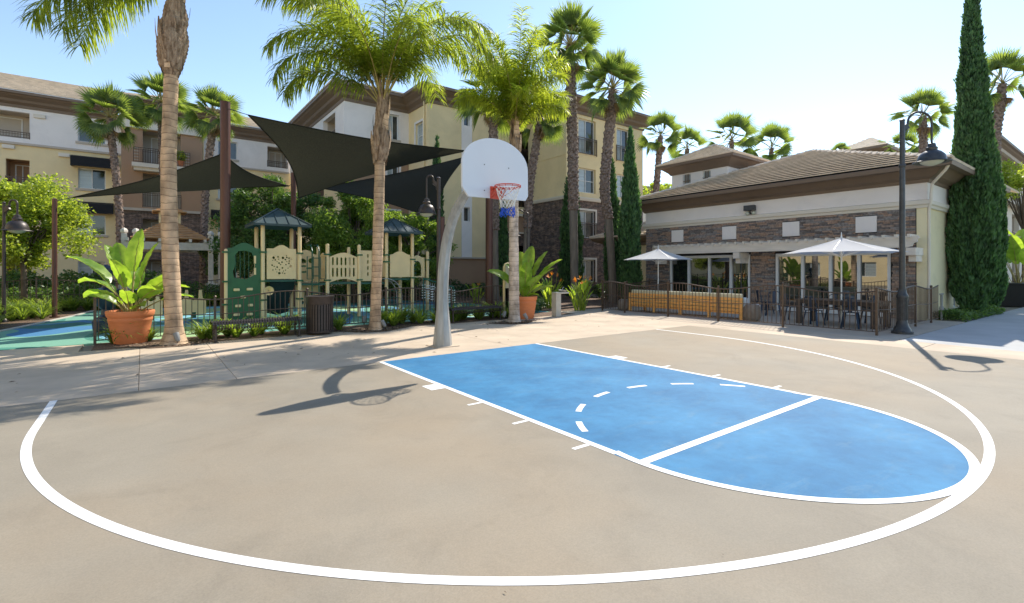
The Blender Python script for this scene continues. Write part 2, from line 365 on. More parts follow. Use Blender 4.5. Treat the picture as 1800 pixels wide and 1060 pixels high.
def copy_tree(o, parent=None):
    c = o.copy(); COL.objects.link(c); c.parent = parent
    for ch in list(o.children): copy_tree(ch, c)
    return c
def solid2d(outer, holes, thick):
    """flat panel with real holes -> (verts, faces) in a,b plane, thickness along c"""
    cu = bpy.data.curves.new('panel_outline', 'CURVE'); cu.dimensions = '2D'; cu.fill_mode = 'BOTH'; cu.extrude = thick/2
    for poly in [outer]+holes:
        sp = cu.splines.new('POLY'); sp.points.add(len(poly)-1)
        for i, (a, b) in enumerate(poly): sp.points[i].co = (a, b, 0, 1)
        sp.use_cyclic_u = True
    ob = bpy.data.objects.new('panel_outline', cu)
    me = bpy.data.meshes.new_from_object(ob)
    vs = [v.co.copy() for v in me.vertices]; fs = [tuple(p.vertices) for p in me.polygons]
    bpy.data.objects.remove(ob); bpy.data.curves.remove(cu); bpy.data.meshes.remove(me)
    return vs, fs
def panel(mb, outer, holes, thick, fn):
    vs, fs = solid2d(outer, holes, thick); mb.add([fn(v.x, v.y, v.z) for v in vs], fs)
def rectp(a0, a1, b0, b1): return [(a0, b0), (a1, b0), (a1, b1), (a0, b1)]
def circ(a, b, r, n=12, ry=None): return [(a+r*cos(2*pi*k/n), b+(ry or r)*sin(2*pi*k/n)) for k in range(n)]
def slot(a, b, w, h, n=4):
    r = w/2; return [(a+r*cos(t), b+h/2-r+r*sin(t)) for t in [pi*k/n for k in range(n+1)]]+[(a+r*cos(t), b-h/2+r+r*sin(t)) for t in [pi+pi*k/n for k in range(n+1)]]
def sweep(mb, path, prof, close=False):
    """profile (out, z) swept along plan path; 'out' is to the right of travel, mitred"""
    n = len(path); rows = []
    for i, p in enumerate(path):
        p = Vector(p)
        a = (p-Vector(path[i-1])).normalized() if i > 0 else None
        b = (Vector(path[i+1])-p).normalized() if i < n-1 else None
        if a is None: a = b
        if b is None: b = a
        na = Vector((a.y, -a.x)); nb = Vector((b.y, -b.x)); m = (na+nb); m = m/ max(.2, m.dot(na))
        rows.append([(p.x+m.x*o, p.y+m.y*o, z) for o, z in prof])
    k = len(prof); vs = [v for r in rows for v in r]
    fs = [(i*k+j, i*k+(j+1) % k, (i+1)*k+(j+1) % k, (i+1)*k+j) for i in range(n-1) for j in range(k)]
    fs += [tuple(range(k-1, -1, -1)), tuple((n-1)*k+j for j in range(k))]
    mb.add(vs, fs)
# ================================================================== GROUND
MB().box(-300, 300, -300, 300, -.5, -.03).build('ground', 'dirt'); tag(bpy.data.objects['ground'], kind='structure')
CX1 = 7.72          # court side edge
tag(MB().prism([(-40, -30), (CX1, -30), (CX1, 0), (-40, 0)], -.025, .004).build('court_floor', 'court'), kind='structure')
kw = 1.855; ftY = -5.79; fr = 1.852; fcy = -5.77; tpR = 6.16; tpy = -1.46; lw = .0375
key = [(-kw, 0), (-kw, fcy)]+[(-fr*cos(t), fcy-fr*sin(t)) for t in [pi*k/60 for k in range(61)]]+[(kw, 0)]
tag(MB().sheet(key[::-1], .0052).build('court_key', 'blue'), kind='structure')
mb = MB(); Z = .0064
def strip(pts, w, z=Z, mb=None):
    n = len(pts); vs = []
    for i, p in enumerate(pts):
        p = Vector(p); d = (Vector(pts[min(i+1, n-1)])-Vector(pts[max(i-1, 0)])).normalized(); q = Vector((-d.y, d.x))*w
        vs += [(p.x+q.x, p.y+q.y, z), (p.x-q.x, p.y-q.y, z)]
    mb.add(vs, [(2*i, 2*i+1, 2*i+3, 2*i+2) for i in range(n-1)])
def line(name, pts, w=lw, z=Z):
    m_ = MB(); strip(pts, w, z, m_); o = m_.build(name, 'paint'); tag(o, kind='structure'); return o
line('three_point_line', [(-tpR, -.01)]+[(-tpR*cos(t), tpy-tpR*sin(t)) for t in [pi*k/160 for k in range(161)]]+[(tpR, -.01)])
line('lane_line', [(-kw+lw, -.01), (-kw+lw, fcy+.25)], z=.0069); line('lane_line', [(kw-lw, -.01), (kw-lw, fcy+.25)], z=.0069)
line('free_throw_circle', [(-(fr-lw)*cos(t), fcy-(fr-lw)*sin(t)) for t in [-.16+(pi+.32)*k/90 for k in range(91)]], z=.0080)
line('free_throw_line', [(-kw+.03, ftY), (kw-.03, ftY)], .045, .0074)
for a0 in (28, 50, 73, 96, 119.3, 141.8):
    a1 = a0+10.4
    line('dashed_arc', [((fr-.03)*cos(R(a0+(a1-a0)*k/8)), fcy+(fr-.03)*sin(R(a0+(a1-a0)*k/8))) for k in range(9)], .035, .0069)
for sgn in (-1, 1):
    b = MB()
    x0, x1 = sorted((sgn*(kw-.01), sgn*(kw+.21)))
    b.sheet([(x0, -2.42), (x1, -2.42), (x1, -2.12), (x0, -2.12)], .0060); tag(b.build('lane_block', 'paint'), kind='structure')
    for yy in (-3.35, -4.27, -5.2):
        line('lane_mark', [(sgn*(kw-.01), yy), (sgn*(kw+.2), yy)], .025, .0060)
# sidewalk slabs
sw = empty('sidewalk', (0, 2.3, 0), kind='structure')
xs = [-22, -14, -9.6, -5.3, -4.1, 1.2, 7.72, 9.3]
for a, b in zip(xs, xs[1:]):
    if a >= 7.7: continue
    MB().box(a+.003, b-.003, .004, 4.75, -.1, 0).build('concrete_slab', 'conc', sw, True, bevel=.006)
MB().box(-22, -6.3, 4.76, 5.95, -.1, 0).build('concrete_slab', 'conc', sw, True, bevel=.006)
# concrete in front of the clubhouse
for y0, y1 in ((-30, -13), (-13, -9.2), (-9.2, -5.4), (-5.4, -.9), (-.9, 3), (3, 8)):
    x0 = CX1+.004
    MB().box(x0, 9.05, y0+.006, y1-.006, -.1, 0).build('concrete_slab', 'conc', sw, True, bevel=.006)
tag(MB().box(9.07, 15.6, -4.7, 9.5, -.1, -.004).build('patio_floor', mat('patio_concrete', (.45, .38, .30), .85, .06, 1.2, .2, 120, var2=.06)), kind='structure')
tag(MB().box(5.9, 9.04, 8.01, 16, -.1, -.004).build('path', 'conc'), kind='structure')
tag(MB().prism([(7.73, 4.76), (9.04, 4.76), (9.04, 8), (5.9, 8), (5.9, 4.76)], -.1, -.002).build('path', 'conc'), kind='structure') if False else None
wk = empty('walkway', (12, -8, 0), kind='structure')
for x0, x1 in ((9.07, 11.2), (11.2, 14.0), (14.0, 17.5), (17.5, 21), (21, 26), (26, 40)):
    a = 9.07
    yl = lambda x: -4.72-.0*(x) if x < 12 else -5.0
    MB().box(x0+.006, x1-.006, -6.9, -4.74, -.1, -.003).build('concrete_slab', 'greyconc', wk, True, bevel=.006)
tag(MB().box(9.2, 40, -14, -6.92, -.1, .01).build('lawn', 'grass'), kind='structure')
# planting beds and playground surface
tag(MB().prism([(-6.1, 4.76), (7.7, 4.76), (7.7, 5.95), (-6.1, 5.95)], -.1, .006).build('planting_bed', 'soil'), kind='structure')
tag(MB().prism([(7.73, 5.2), (9.04, 5.2), (9.04, 8), (7.73, 8)], -.1, .02).build('planting_bed', 'soil'), kind='structure') if False else None
tag(MB().prism([(-7.9, 5.96), (7.5, 5.96), (7.5, 13), (5.5, 17.5), (-6.8, 17.3), (-7.2, 15), (-8.0, 11.5), (-8.6, 9.2), (-8.0, 7.0)], -.08, .008).build('playground_surface', 'rubber'), kind='structure')
MB().prism([(-13, 5.96), (-7.95, 5.96), (-8.05, 7.0), (-8.65, 9.2), (-8.05, 11.5), (-7.25, 15), (-6.85, 17.35), (5.5, 17.6), (7.6, 13), (7.6, 6), (16.4, 6), (16.4, 14.5), (8.6, 18.4), (4.4, 21.2), (4.4, 34.9), (-13, 34.9)], -.1, .004).build('planting_bed', 'soil')['kind'] = 'structure'
kb = MB(); sweep(kb, [(-8.0, 5.9), (-8.06, 7.0), (-8.66, 9.2), (-8.06, 11.5), (-7.26, 15), (-6.86, 17.36)][::-1], [(0, 0), (0, .03), (-.14, .03), (-.14, 0)])
tag(kb.build('kerb', 'kerb'), kind='structure')
for nm, (px_, py_), s_ in (('A', (308, 605), .95), ('B', (661, 580), .9), ('C', (904, 567), .8)):
    x, y = gp(px_, py_)
    pl = [(x-s_*1.1, y+.25), (x-s_*.5, y-.42), (x+.1, y-.52), (x+s_*1.2, y+.1), (x+s_*1.0, y+.3)]
    tag(MB().sheet(pl, .011 if y > 4.3 else .006).build('mulch_patch', 'soil'), kind='structure')
# mulch chips around the palms
random.seed(5)
mb = MB()
for (px_, py_) in ((308, 605), (661, 580), (904, 567)):
    cx, cy = gp(px_, py_)
    for k in range(420):
        x = cx+random.gauss(0, .5); y = cy+random.uniform(-.5, .5); s = random.uniform(.012, .035); a = random.uniform(0, pi); z = .012
        dx, dy = cos(a)*s, sin(a)*s; ex, ey = -sin(a)*s*.45, cos(a)*s*.45
        if y < cy-.45+.3*abs(x-cx): continue
        mb.add([(x-dx-ex, y-dy-ey, z), (x+dx-ex, y+dy-ey, z), (x+dx+ex, y+dy+ey, z+.012), (x-dx+ex, y-dy+ey, z+.012)], [(0, 1, 2, 3)])
tag(mb.build('bark_chips', mat('loose_bark', (.16, .10, .06), .95, .6, 30, col2=(.34, .24, .15))), 'loose brown bark chips strewn around the palm trunks', 'bark chips', kind='stuff')
# ================================================================== BUILDINGS
random.seed(21)
def pb(mb, pl, a0, a1, o0, o1, z0, z1):
    ax, v, s = pl
    if ax == 'Y': ya, yb = sorted((v+s*o0, v+s*o1)); mb.box(a0, a1, ya, yb, z0, z1)
    else: xa, xb = sorted((v+s*o0, v+s*o1)); mb.box(xa, xb, a0, a1, z0, z1)
    return mb
def pmap(pl, o):
    ax, v, s = pl
    return (lambda a, b, c: (a, v+s*(o+c), b)) if ax == 'Y' else (lambda a, b, c: (v+s*(o+c), a, b))
def wall(parent, pl, a0, a1, z0, z1, holes, m, name='wall', th=.3, out=0):
    mb = MB(); hs = [rectp(*h) for h in holes]
    panel(mb, rectp(a0, a1, z0, z1), hs, th, pmap(pl, out-th/2))
    return mb.build(name, m, parent, True)
def window(parent, pl, a0, a1, z0, z1, rec=.14, mull=(.5,), fw=.06, panes=('blind', 'glass'), bars=(), rail=0, sill=None, surround=None):
    mb = MB()
    pb(mb, pl, a0, a0+fw, -rec-.06, -rec+.02, z0, z1); pb(mb, pl, a1-fw, a1, -rec-.06, -rec+.02, z0, z1)
    pb(mb, pl, a0+fw, a1-fw, -rec-.06, -rec+.02, z1-fw, z1); pb(mb, pl, a0+fw, a1-fw, -rec-.06, -rec+.02, z0, z0+fw)
    ed = [a0+fw]
    for f in mull:
        c = a0+(a1-a0)*f; pb(mb, pl, c-fw*.4, c+fw*.4, -rec-.05, -rec+.025, z0+fw, z1-fw); ed += [c-fw*.4, c+fw*.4]
    for f in bars:
        zc = z0+(z1-z0)*f; pb(mb, pl, a0+fw, a1-fw, -rec-.048, -rec+.015, zc-.02, zc+.02)
    ed.append(a1-fw)
    w = mb.build('window', 'whitef', parent, True)
    for i in range(0, len(ed), 2):
        g = MB(); pb(g, pl, ed[i]-.004, ed[i+1]+.004, -rec-.035, -rec-.025, z0+fw-.004, z1-fw+.004)
        g.build('pane', panes[(i//2) % len(panes)], w, True)
    if sill:
        s_ = MB(); pb(s_, pl, a0-.12, a1+.12, -.01, .09, z0-.16, z0-.002); s_.build('sill', sill, w, True)
    if surround:
        s_ = MB(); q = .14
        pb(s_, pl, a0-q, a0-.003, -.02, .05, z0-.001, z1+q); pb(s_, pl, a1+.003, a1+q, -.02, .05, z0-.001, z1+q); pb(s_, pl, a0-.003, a1+.003, -.02, .05, z1+.003, z1+q)
        s_.build('window_surround', surround, w, True)
    if rail:
        railing(w, pl, a0-.06, a1+.06, .10, z0-.05, z0+rail)
    return w
def railing(parent, pl, a0, a1, o, z0, z1, step=.13, ends=True):
    r = MB(); pb(r, pl, a0, a1, o-.02, o+.02, z1-.04, z1); pb(r, pl, a0, a1, o-.015, o+.015, z1-.16, z1-.13); pb(r, pl, a0, a1, o-.015, o+.015, z0, z0+.03)
    n = max(2, int((a1-a0)/step))
    for i in range(n+1):
        a = a0+(a1-a0)*i/n; pb(r, pl, a-.009, a+.009, o-.008, o+.008, z0, z1-.04)
    for a in (a0, a1): pb(r, pl, a-.022, a+.022, o-.022, o+.022, z0-.06, z1+.02)
    return r.build('railing', 'fence', parent, True)
def recess(parent, pl, a0, a1, z0, z1, deep=1.3, m='stucco_b', door=True, rail=1.0):
    mb = MB()
    pb(mb, pl, a0-.25, a1+.25, -deep-.1, -deep, z0-.1, z1+.1); pb(mb, pl, a0-.12, a0, -deep, -.29, z0-.1, z1+.1); pb(mb, pl, a1, a1+.12, -deep, -.29, z0-.1, z1+.1)
    pb(mb, pl, a0, a1, -deep, -.29, z1, z1+.1)
    mb.build('balcony_recess', m, parent, True)
    s = MB(); pb(s, pl, a0, a1, -deep, -.01, z0-.12, z0); s.build('balcony_floor', 'trim', parent, True)
    if door:
        ax, v, sg = pl; p2 = (ax, v-sg*(deep-.14), sg); w_ = a1-a0
        window(parent, p2, a0+w_*.22, a0+w_*.88, z0+.02, z0+min(2.15, z1-z0-.15), rec=.12)
    if rail: railing(parent, pl, a0, a1, .02, z0+.05, z0+rail)
def slope(parent, e0, e1, r0, r1, n, name='tile_course', m='tile', joined=False, step=.07):
    e0, e1, r0, r1 = map(Vector, (e0, e1, r0, r1))
    nn = (e1-e0).cross(((r0+r1)/2-(e0+e1)/2)).normalized()
    if nn.z < 0: nn = -nn
    J = MB()
    for k in range(n):
        t0, t1 = k/n, min(1, (k+1.12)/n)
        a, b, c, d = e0.lerp(r0, t0), e1.lerp(r1, t0), e1.lerp(r1, t1), e0.lerp(r0, t1)
        lo_ = step-.042 if step > .08 else 0
        vs = [a+nn*lo_, b+nn*lo_, c, d, a+nn*step, b+nn*step, c+nn*.012, d+nn*.012]
        mb = J if joined else MB()
        mb.add(vs, [(0, 3, 2, 1), (4, 5, 6, 7), (0, 1, 5, 4), (1, 2, 6, 5), (2, 3, 7, 6), (3, 0, 4, 7)])
        if not joined: mb.build(name, m, parent, True)
    if joined: return J.build('roof', m, parent, True)
def ridgecaps(parent, a, b, m='tile', w=.2, step=.38, name='ridge_tile'):
    a, b = Vector(a), Vector(b); L_ = (b-a).length; n = max(1, int(L_/step)); mb = MB()
    d = (b-a)/n; s = d.normalized().cross(Vector((0, 0, 1))).normalized()*w/2; u = Vector((0, 0, 1))
    for i in range(n):
        p = a+d*i; q = p+d*1.1
        vs = [p-s, p+u*.10, p+s, q-s*.85, q+u*.07, q+s*.85]
        mb.add(vs, [(0, 1, 4, 3), (1, 2, 5, 4), (0, 2, 1), (3, 4, 5)])
    return mb.build(name, m, parent, True)
CORN = [(0, 11.85), (.07, 11.85), (.10, 12.02), (.32, 12.16), (.38, 12.30), (.66, 12.46), (.72, 12.52), (.86, 12.56), (.86, 12.72), (-.2, 12.72)]
# ---- left apartment building
LB = empty('apartment_building', (-10, 35, 0), 'long yellow and white four storey apartment block behind the playground, with black awnings', 'apartment building')
PY = 35.0; pl = ('Y', PY, -1)
t0, t1 = xony(213, 34.2), xony(356, 34.2)
X = lambda p: xony(p, PY)
floors = [(.85, 2.2), (4.0, 5.35), (7.08, 8.45), (10.2, 11.55)]
cols = [(X(137), X(186)), (X(383), X(417)), (X(137)-9.2, X(186)-9.2), (X(137)-21, X(186)-21)]
bal = [(X(-20), X(52))]
hl = [(a, b, z0, z1) for a, b in cols for z0, z1 in floors[:3]]
hY = [h for h in hl if h[1] < t0]; hY2 = [h for h in hl if h[0] > t1]
b0, b1 = X(10), X(52); b2, b3 = X(470), X(505)
gl = [(b0, b1, .2, 2.3), (b0, b1, 3.5, 5.5), (b0, b1, 6.6, 8.6)]
wall(LB, pl, -45, t0, 0, 9.6, hY+gl, 'stucco_y')
wall(LB, pl, t1, 4.6, 0, 9.6, hY2, 'stucco_y')
wt = [(a, b, *floors[3]) for a, b in cols]
wall(LB, pl, -45, t0, 9.6, 12.3, [h for h in wt if h[1] < t0]+[(b0-3, b1, 9.95, 11.6)], 'stucco_w', out=.02)
wall(LB, pl, t1, 4.6, 9.6, 12.3, [h for h in wt if h[0] > t1]+[(b2, b3, 9.95, 11.6)], 'stucco_w', out=.02)
for (a, b) in cols:
    for i, (z0, z1) in enumerate(floors):
        window(LB, pl, a, b, z0, z1, sill='trim', panes=('blind', 'glass') if i != 3 else ('glass', 'glass'))
for z0, z1 in ((9.95, 11.6),): recess(LB, pl, b0-3, b1, z0, z1, m='trim', rail=.4); recess(LB, pl, b2, b3, z0, z1, m='trim', rail=.5)
for a, b, z0, z1 in gl: recess(LB, pl, a, b, z0, z1, m='stucco_b', rail=.9 if z0 > 3 else 0)
m_ = MB(); pb(m_, pl, -45, t0, .02, .12, 9.52, 9.66); m_.build('string_course', 'trim', LB, True)
m_ = MB(); pb(m_, pl, t1, 4.4, .02, .12, 9.52, 9.66); m_.build('string_course', 'trim', LB, True)
for (pa, pb_) in ((126, 193), (371, 397)):
    for zt in (9.25, 6.2):
        if pa > 300 and zt > 7: continue
        a, b = X(pa), X(pb_)+.2
        mb = MB(); y = PY
        mb.add([(a, y, zt), (b, y, zt), (b, y-.85, zt-.2), (a, y-.85, zt-.2), (a, y, zt-.75), (b, y, zt-.75), (b, y-.9, zt-.82), (a, y-.9, zt-.82)],
               [(0, 1, 2, 3), (3, 2, 6, 7), (0, 3, 7, 4), (1, 5, 6, 2)])
        mb.build('awning', 'awn', LB, True)
# projecting tower bay
pt = ('Y', 34.2, -1); q0, q1 = xony(251, 34.2), xony(318, 34.2)
ho = [(q0, q1, 9.0, 11.35), (q0, q1, 6.0, 8.35)]; hs = [(q0, q1, 3.2, 5.2), (q0, q1, .1, 2.35)]
wall(LB, pt, t0, t1, 5.75, 11.4, ho, 'stucco_b', out=.01)
wall(LB, pt, t0, t1, 0, 5.75, hs, 'ledge')
wall(LB, pt, t0-.12, t1+.12, 11.4, 12.45, [], 'stucco_c', out=.2, th=.5)
for a, b, z0, z1 in ho+hs: recess(LB, pt, a, b, z0, z1, m='trim', rail=1.0 if z0 > 1 else 0)
for x in (t0, t1):
    w_ = MB().box(x-.15 if x == t1 else x, x if x == t1 else x+.15, 34.5, 35, 0, 12); w_.build('wall', 'stucco_b', LB, True)
for z, (oa, ob) in ((8.95, (-.5, .5)), ):
    m_ = MB(); pb(m_, pt, q0-.6, q1+.6, .015, .75, z-.28, z); pb(m_, pt, q0-.5, q1+.5, .015, .6, z-.5, z-.28); m_.build('balcony_slab', 'stucco_c', LB, True)
    railing(LB, pt, q0-.5, q1+.5, .68, z+.05, z+1.05)
    for s_ in (q0-.5, q1+.2):
        m_ = MB(); [pb(m_, pt, s_, s_+.3, .64, .67, z+.15+.2*i, z+.2+.2*i) for i in range(5)]; m_.build('louvre_rail', 'trim', LB, True)
m_ = MB(); pb(m_, pt, t0-.1, t1+.1, .02, .16, 5.72, 5.9); pb(m_, pt, t0-.1, t1+.1, .02, .14, 6.55, 6.68) if False else None; m_.build('string_course', 'trim', LB, True)
m_ = MB(); sweep(m_, [(-45, 35), (t0-.3, 35)], CORN); m_.build('cornice', 'eave', LB, True)
m_ = MB(); sweep(m_, [(t1+.3, 35), (3.6, 35)], CORN); m_.build('cornice', 'eave', LB, True)
m_ = MB(); sweep(m_, [(t0-.25, 36), (t0-.25, 33.95), (t1+.25, 33.95), (t1+.25, 36)], [(o, z+.6) for o, z in CORN]); m_.build('cornice', 'eave', LB, True)
slope(LB, (-46, 34.1, 12.72), (X(215), 34.1, 12.72), (-46, 40, 15.3), (X(190), 40, 15.3), 18, joined=True)
slope(LB, (t0-1, 33.1, 13.3), (t1+1, 33.1, 13.3), (t0+2.4, 36.4, 14.5), (t1-2.4, 36.4, 14.5), 10, joined=True)
slope(LB, (t1+1.05, 33.1, 13.3), (t1+1.05, 40, 13.3), (t1-2.4, 36.4, 14.5), (t1-2.4, 40, 14.5), 10, joined=True)
slope(LB, (t1, 34.1, 12.72), (5, 34.1, 12.72), (t1, 40, 15.0), (5, 40, 15.0), 18, joined=True)
MB().box(-45, 4.6, 34.99+.02, 40.5, 0, 12.6).build('rear_volume', 'stucco_y', LB, True) if False else None
MB().box(-45, 5, 36.6, 46, 0, 12.6).build('rear_volume', 'stucco_y', LB, True)
for pc, yc in ((15, 258), (113, 273), (70, 205)):
    x = X(pc); z = hz(yc, dep(x, PY)); m_ = MB(); pb(m_, pl, x-.28, x+.28, .0, .14, z-.12, z+.12); m_.build('vent_hood', 'stucco_c', LB, True, bevel=.02)
for x in (-30, -14.2, -1.6): MB().tube([(x, 34.92, 0), (x, 34.92, 12)], .05, 8).build('downpipe', 'stucco_y', LB, True)
# ---- middle and right block
MBD = empty('apartment_building', (14, 20, 0), 'yellow four storey apartment block with stone base and deep brown cornice behind the basketball hoop', 'apartment building')
A1 = ('X', 4.5, -1); A2 = ('Y', 21.3, -1); A3 = ('X', 8.7, -1); A4 = ('Y', 18.5, -1); A5 = ('X', 16.5, -1); A6 = ('Y', 14.6, -1)
wall(MBD, A1, 21.605, 34.8, 0, 9.3, [(25.5, 28.5, 6.6, 8.8)], 'stucco_y')
wall(MBD, A1, 21.585, 34.8, 9.3, 12.3, [(23, 25.6, 9.6, 11.6)], 'stucco_w', out=.02)
recess(MBD, A1, 23, 25.6, 9.6, 11.6, m='trim', rail=.9)
recess(MBD, A1, 25.5, 28.5, 6.6, 8.8, m='stucco_b', rail=.9)
w0, w1 = xony(686, 21.3), xony(701, 21.3); w0 -= .2
wall(MBD, A2, 4.48, 8.7, 9.3, 12.3, [(w0, w1, 10.0, 11.6)], 'stucco_w', out=.02); wall(MBD, A2, 4.5, 8.7, 0, 9.3, [(w0, w1, 7.0, 8.6), (w0, w1, 3.9, 5.4)], 'stucco_b')
for z0, z1 in ((10.0, 11.6), (7.0, 8.6), (3.9, 5.4)): window(MBD, A2, w0, w1, z0, z1, sill='trim', surround='stucco_w')
m_ = MB(); sweep(m_, [(4.47, 34), (4.47, 21.27), (8.7, 21.27)], [(0, 9.22), (.1, 9.22), (.1, 9.38), (0, 9.38)]); m_.build('string_course', 'trim', MBD, True)
s0, s1 = yonx(744, 8.7), yonx(731, 8.7)
wall(MBD, A3, 18.805, 21.299, 0, 12.3, [(s0, s1, 9.3, 10.9), (s0, s1, 6.2, 7.8), (s0, s1, 3.2, 4.8)], 'stucco_y')
for z in (9.3, 6.2, 3.2): window(MBD, A3, s0, s1, z, z+1.6, mull=(), surround='stucco_w', bars=(.5,))
# front Y = 18.5
g0, g1 = xony(905, 18.5), xony(931, 18.5)
sw0, sw1 = xony(811, 18.5), xony(829, 18.5)
holes = [(g0, g1, 9.1, 11.3), (g0, g1, 6.0, 8.2)]
wall(MBD, A4, 8.7, sw0, 2.45, 12.3, [], 'stucco_y'); wall(MBD, A4, sw1, 16.5, 6.0-.6, 12.3, holes, 'stucco_y')
wall(MBD, A4, sw1, xony(880, 18.5), 2.45, 5.4, [], 'stucco_y'); wall(MBD, A4, xony(880, 18.5), 16.5, 0, 4.2, [(g0-.3, g1-.1, .1, 3.3)], 'ledge'); wall(MBD, A4, xony(880, 18.5), 16.5, 4.2, 5.4, [], 'stucco_b', out=.04)
m_ = MB(); pb(m_, A4, xony(880, 18.5), 16.4, .05, .2, 5.34, 5.5); pb(m_, A4, xony(880, 18.5), 16.4, .05, .15, 4.14, 4.24); m_.build('string_course', 'stucco_c', MBD, True)
m_ = MB(); pb(m_, A4, g0-.3, g1-.1, -.2, -.1, 0, 3.3); m_.build('door', 'stucco_w', MBD, True)
wall(MBD, A4, 8.7, xony(880, 18.5), 0, 2.35, [], 'stucco_b', out=.0)
m_ = MB(); sweep(m_, [(8.67, 21.2), (8.67, 18.47), (xony(880, 18.5), 18.47)], [(-.05, 2.35), (.12, 2.35), (.12, 2.45), (-.05, 2.45)]); m_.build('string_course', 'trim', MBD, True)
zz = [(10.9, 11.75), (7.8, 8.7), (4.75, 5.65)]
wall(MBD, A4, sw0, sw1, 2.45, 12.3, [(sw0+.16, sw1-.16, a, b) for a, b in zz], 'stucco_w', out=.05)
for a, b in zz: window(MBD, A4, sw0+.16, sw1-.16, a, b, mull=(), panes=('glass',), fw=.04)
for a, b, z0, z1 in holes: recess(MBD, A4, a, b, z0, z1, m='trim', rail=1.0)
# side X = 16.5 and front Y = 14.6
wall(MBD, A5, 14.905, 18.499, 6.35, 12.3, [], 'stucco_y'); wall(MBD, A5, 14.905, 18.499, 0, 6.2, [], 'ledge')
m_ = MB(); pb(m_, A5, 14.6, 18.4, .0, .03, 9.05, 9.1); m_.build('string_course', 'stucco_y', MBD, True)
c1 = (xony(1016, 14.6), xony(1046, 14.6)); c2 = (xony(1083, 14.6), xony(1106, 14.6))
fz = [(9.35, 11.6), (6.75, 8.35), (3.75, 5.55), (.8, 2.3)]
wall(MBD, A6, 16.5, 24.2, 6.35, 12.3, [(a, b, z0, z1) for a, b in (c1, c2) for z0, z1 in fz[:2]], 'stucco_y')
wall(MBD, A6, 16.5, 24.2, 0, 6.2, [(a, b, z0, z1) for a, b in (c1, c2) for z0, z1 in fz[2:]], 'ledge')
m_ = MB(); sweep(m_, [(16.5, 18.4), (16.5, 14.6), (24.2, 14.6), (24.2, 18)], [(-.1, 6.2), (.1, 6.2), (.16, 6.35), (.16, 6.42), (-.1, 6.45)]); m_.build('string_course', 'stucco_c', MBD, True)
for k, (a, b) in enumerate((c1, c2)):
    for i, (z0, z1) in enumerate(fz):
        window(MBD, A6, a, b, z0, z1, rail=1.0 if i in (0, 2) else 0, surround='stucco_y' if i < 2 else 'stucco_c', bars=(.5,) if i == 1 else (), panes=('blind', 'glass'))
wall(MBD, ('X', 24.2, 1), 14.905, 26, 0, 12.3, [], 'stucco_y')
MB().box(16.8, 24.0, 14.95, 26, 0, 12.2).build('rear_volume', 'stucco_y', MBD, True)
MB().box(8.95, 16.8, 19.9, 27, 0, 12.2).build('rear_volume', 'stucco_y', MBD, True)
MB().box(6, 9, 22.0, 34, 0, 12.2).build('rear_volume', 'stucco_y', MBD, True)
m_ = MB(); sweep(m_, [(4.5, 34.9), (4.5, 21.3), (8.7, 21.3), (8.7, 18.5), (16.5, 18.5), (16.5, 14.6), (24.2, 14.6), (24.2, 26)], CORN); m_.build('cornice', 'eave', MBD, True)
m_ = MB(); m_.prism([(4.6, 34.9), (4.6, 21.4), (8.8, 21.4), (8.8, 18.6), (16.6, 18.6), (16.6, 14.7), (24.1, 14.7), (24.1, 27), (9, 34.9)][::-1], 12.5, 12.66); m_.build('roof', 'trim', MBD, True)
slope(MBD, (3.6, 34, 12.73), (3.6, 20.4, 12.73), (7, 34, 13.7), (7, 23.8, 13.7), 10, joined=True)
slope(MBD, (3.6, 20.4, 12.73), (9.6, 20.4, 12.73), (7, 23.8, 13.7), (9.6, 23.8, 13.7), 10, joined=True)
MB().tube([(8.62, 18.95, 0), (8.62, 18.95, 12.3)], .05, 8).build('downpipe', 'stucco_y', MBD, True)
# ---- clubhouse
CB = empty('clubhouse', (18, 1.75, 0), 'single storey clubhouse with dark stone front, white band and tiled hip roof', 'clubhouse')
FX = 15.3; Y0, Y1 = -3.8, 7.4; C1 = ('X', FX, -1); C2 = ('Y', Y0, -1)
gR = (yonx(1566, FX), yonx(1364, FX)); gL = (yonx(1319, FX), yonx(1178, FX))
wall(CB, C1, Y0+.22, Y1, 0, 3.82, [(gR[0], gR[1], 0.02, 2.3), (gL[0], gL[1], .02, 2.3)], 'mortar')
wall(CB, C1, Y0-.047, Y1, 3.82, 4.9, [], 'stucco_w', out=.05)
wall(CB, C2, FX+.003, 24, 0, 3.78, [(yy_ := xony(1679, Y0), yy_+.5, .35, 2.6)] if False else [(xony(1676, Y0), xony(1684, Y0), .25, 2.35)], 'stucco_g')
window(CB, C2, xony(1676, Y0), xony(1684, Y0), .25, 2.35, mull=(), panes=('glass',), fw=.05, rec=.1)
wall(CB, C2, FX-.046, 24, 3.78, 4.9, [], 'stucco_w', out=.05)
wall(CB, ('Y', Y1+.01, 1), FX+.004, 24, 0, 4.9, [], 'stucco_w')
MB().box(FX-.02, FX+.1, Y0-.03, Y0+.24, 0, 3.78).build('corner_pilaster', 'stucco_g', CB, True)
m_ = MB(); sweep(m_, [(24, Y1), (FX, Y1), (FX, Y0), (24, Y0)], [(0, 3.7), (.06, 3.7), (.08, 3.78), (.13, 3.82), (.13, 3.94), (.03, 3.98), (0, 3.98)]); m_.build('band_moulding', 'stucco_c', CB, True)
m_ = MB(); sweep(m_, [(24, Y1), (FX, Y1), (FX, Y0), (24, Y0)], [(0, 4.52), (.09, 4.52), (.12, 4.62), (.3, 4.70), (.55, 4.92), (.62, 4.94), (0, 4.94)]); m_.build('eave', 'eave', CB, True)
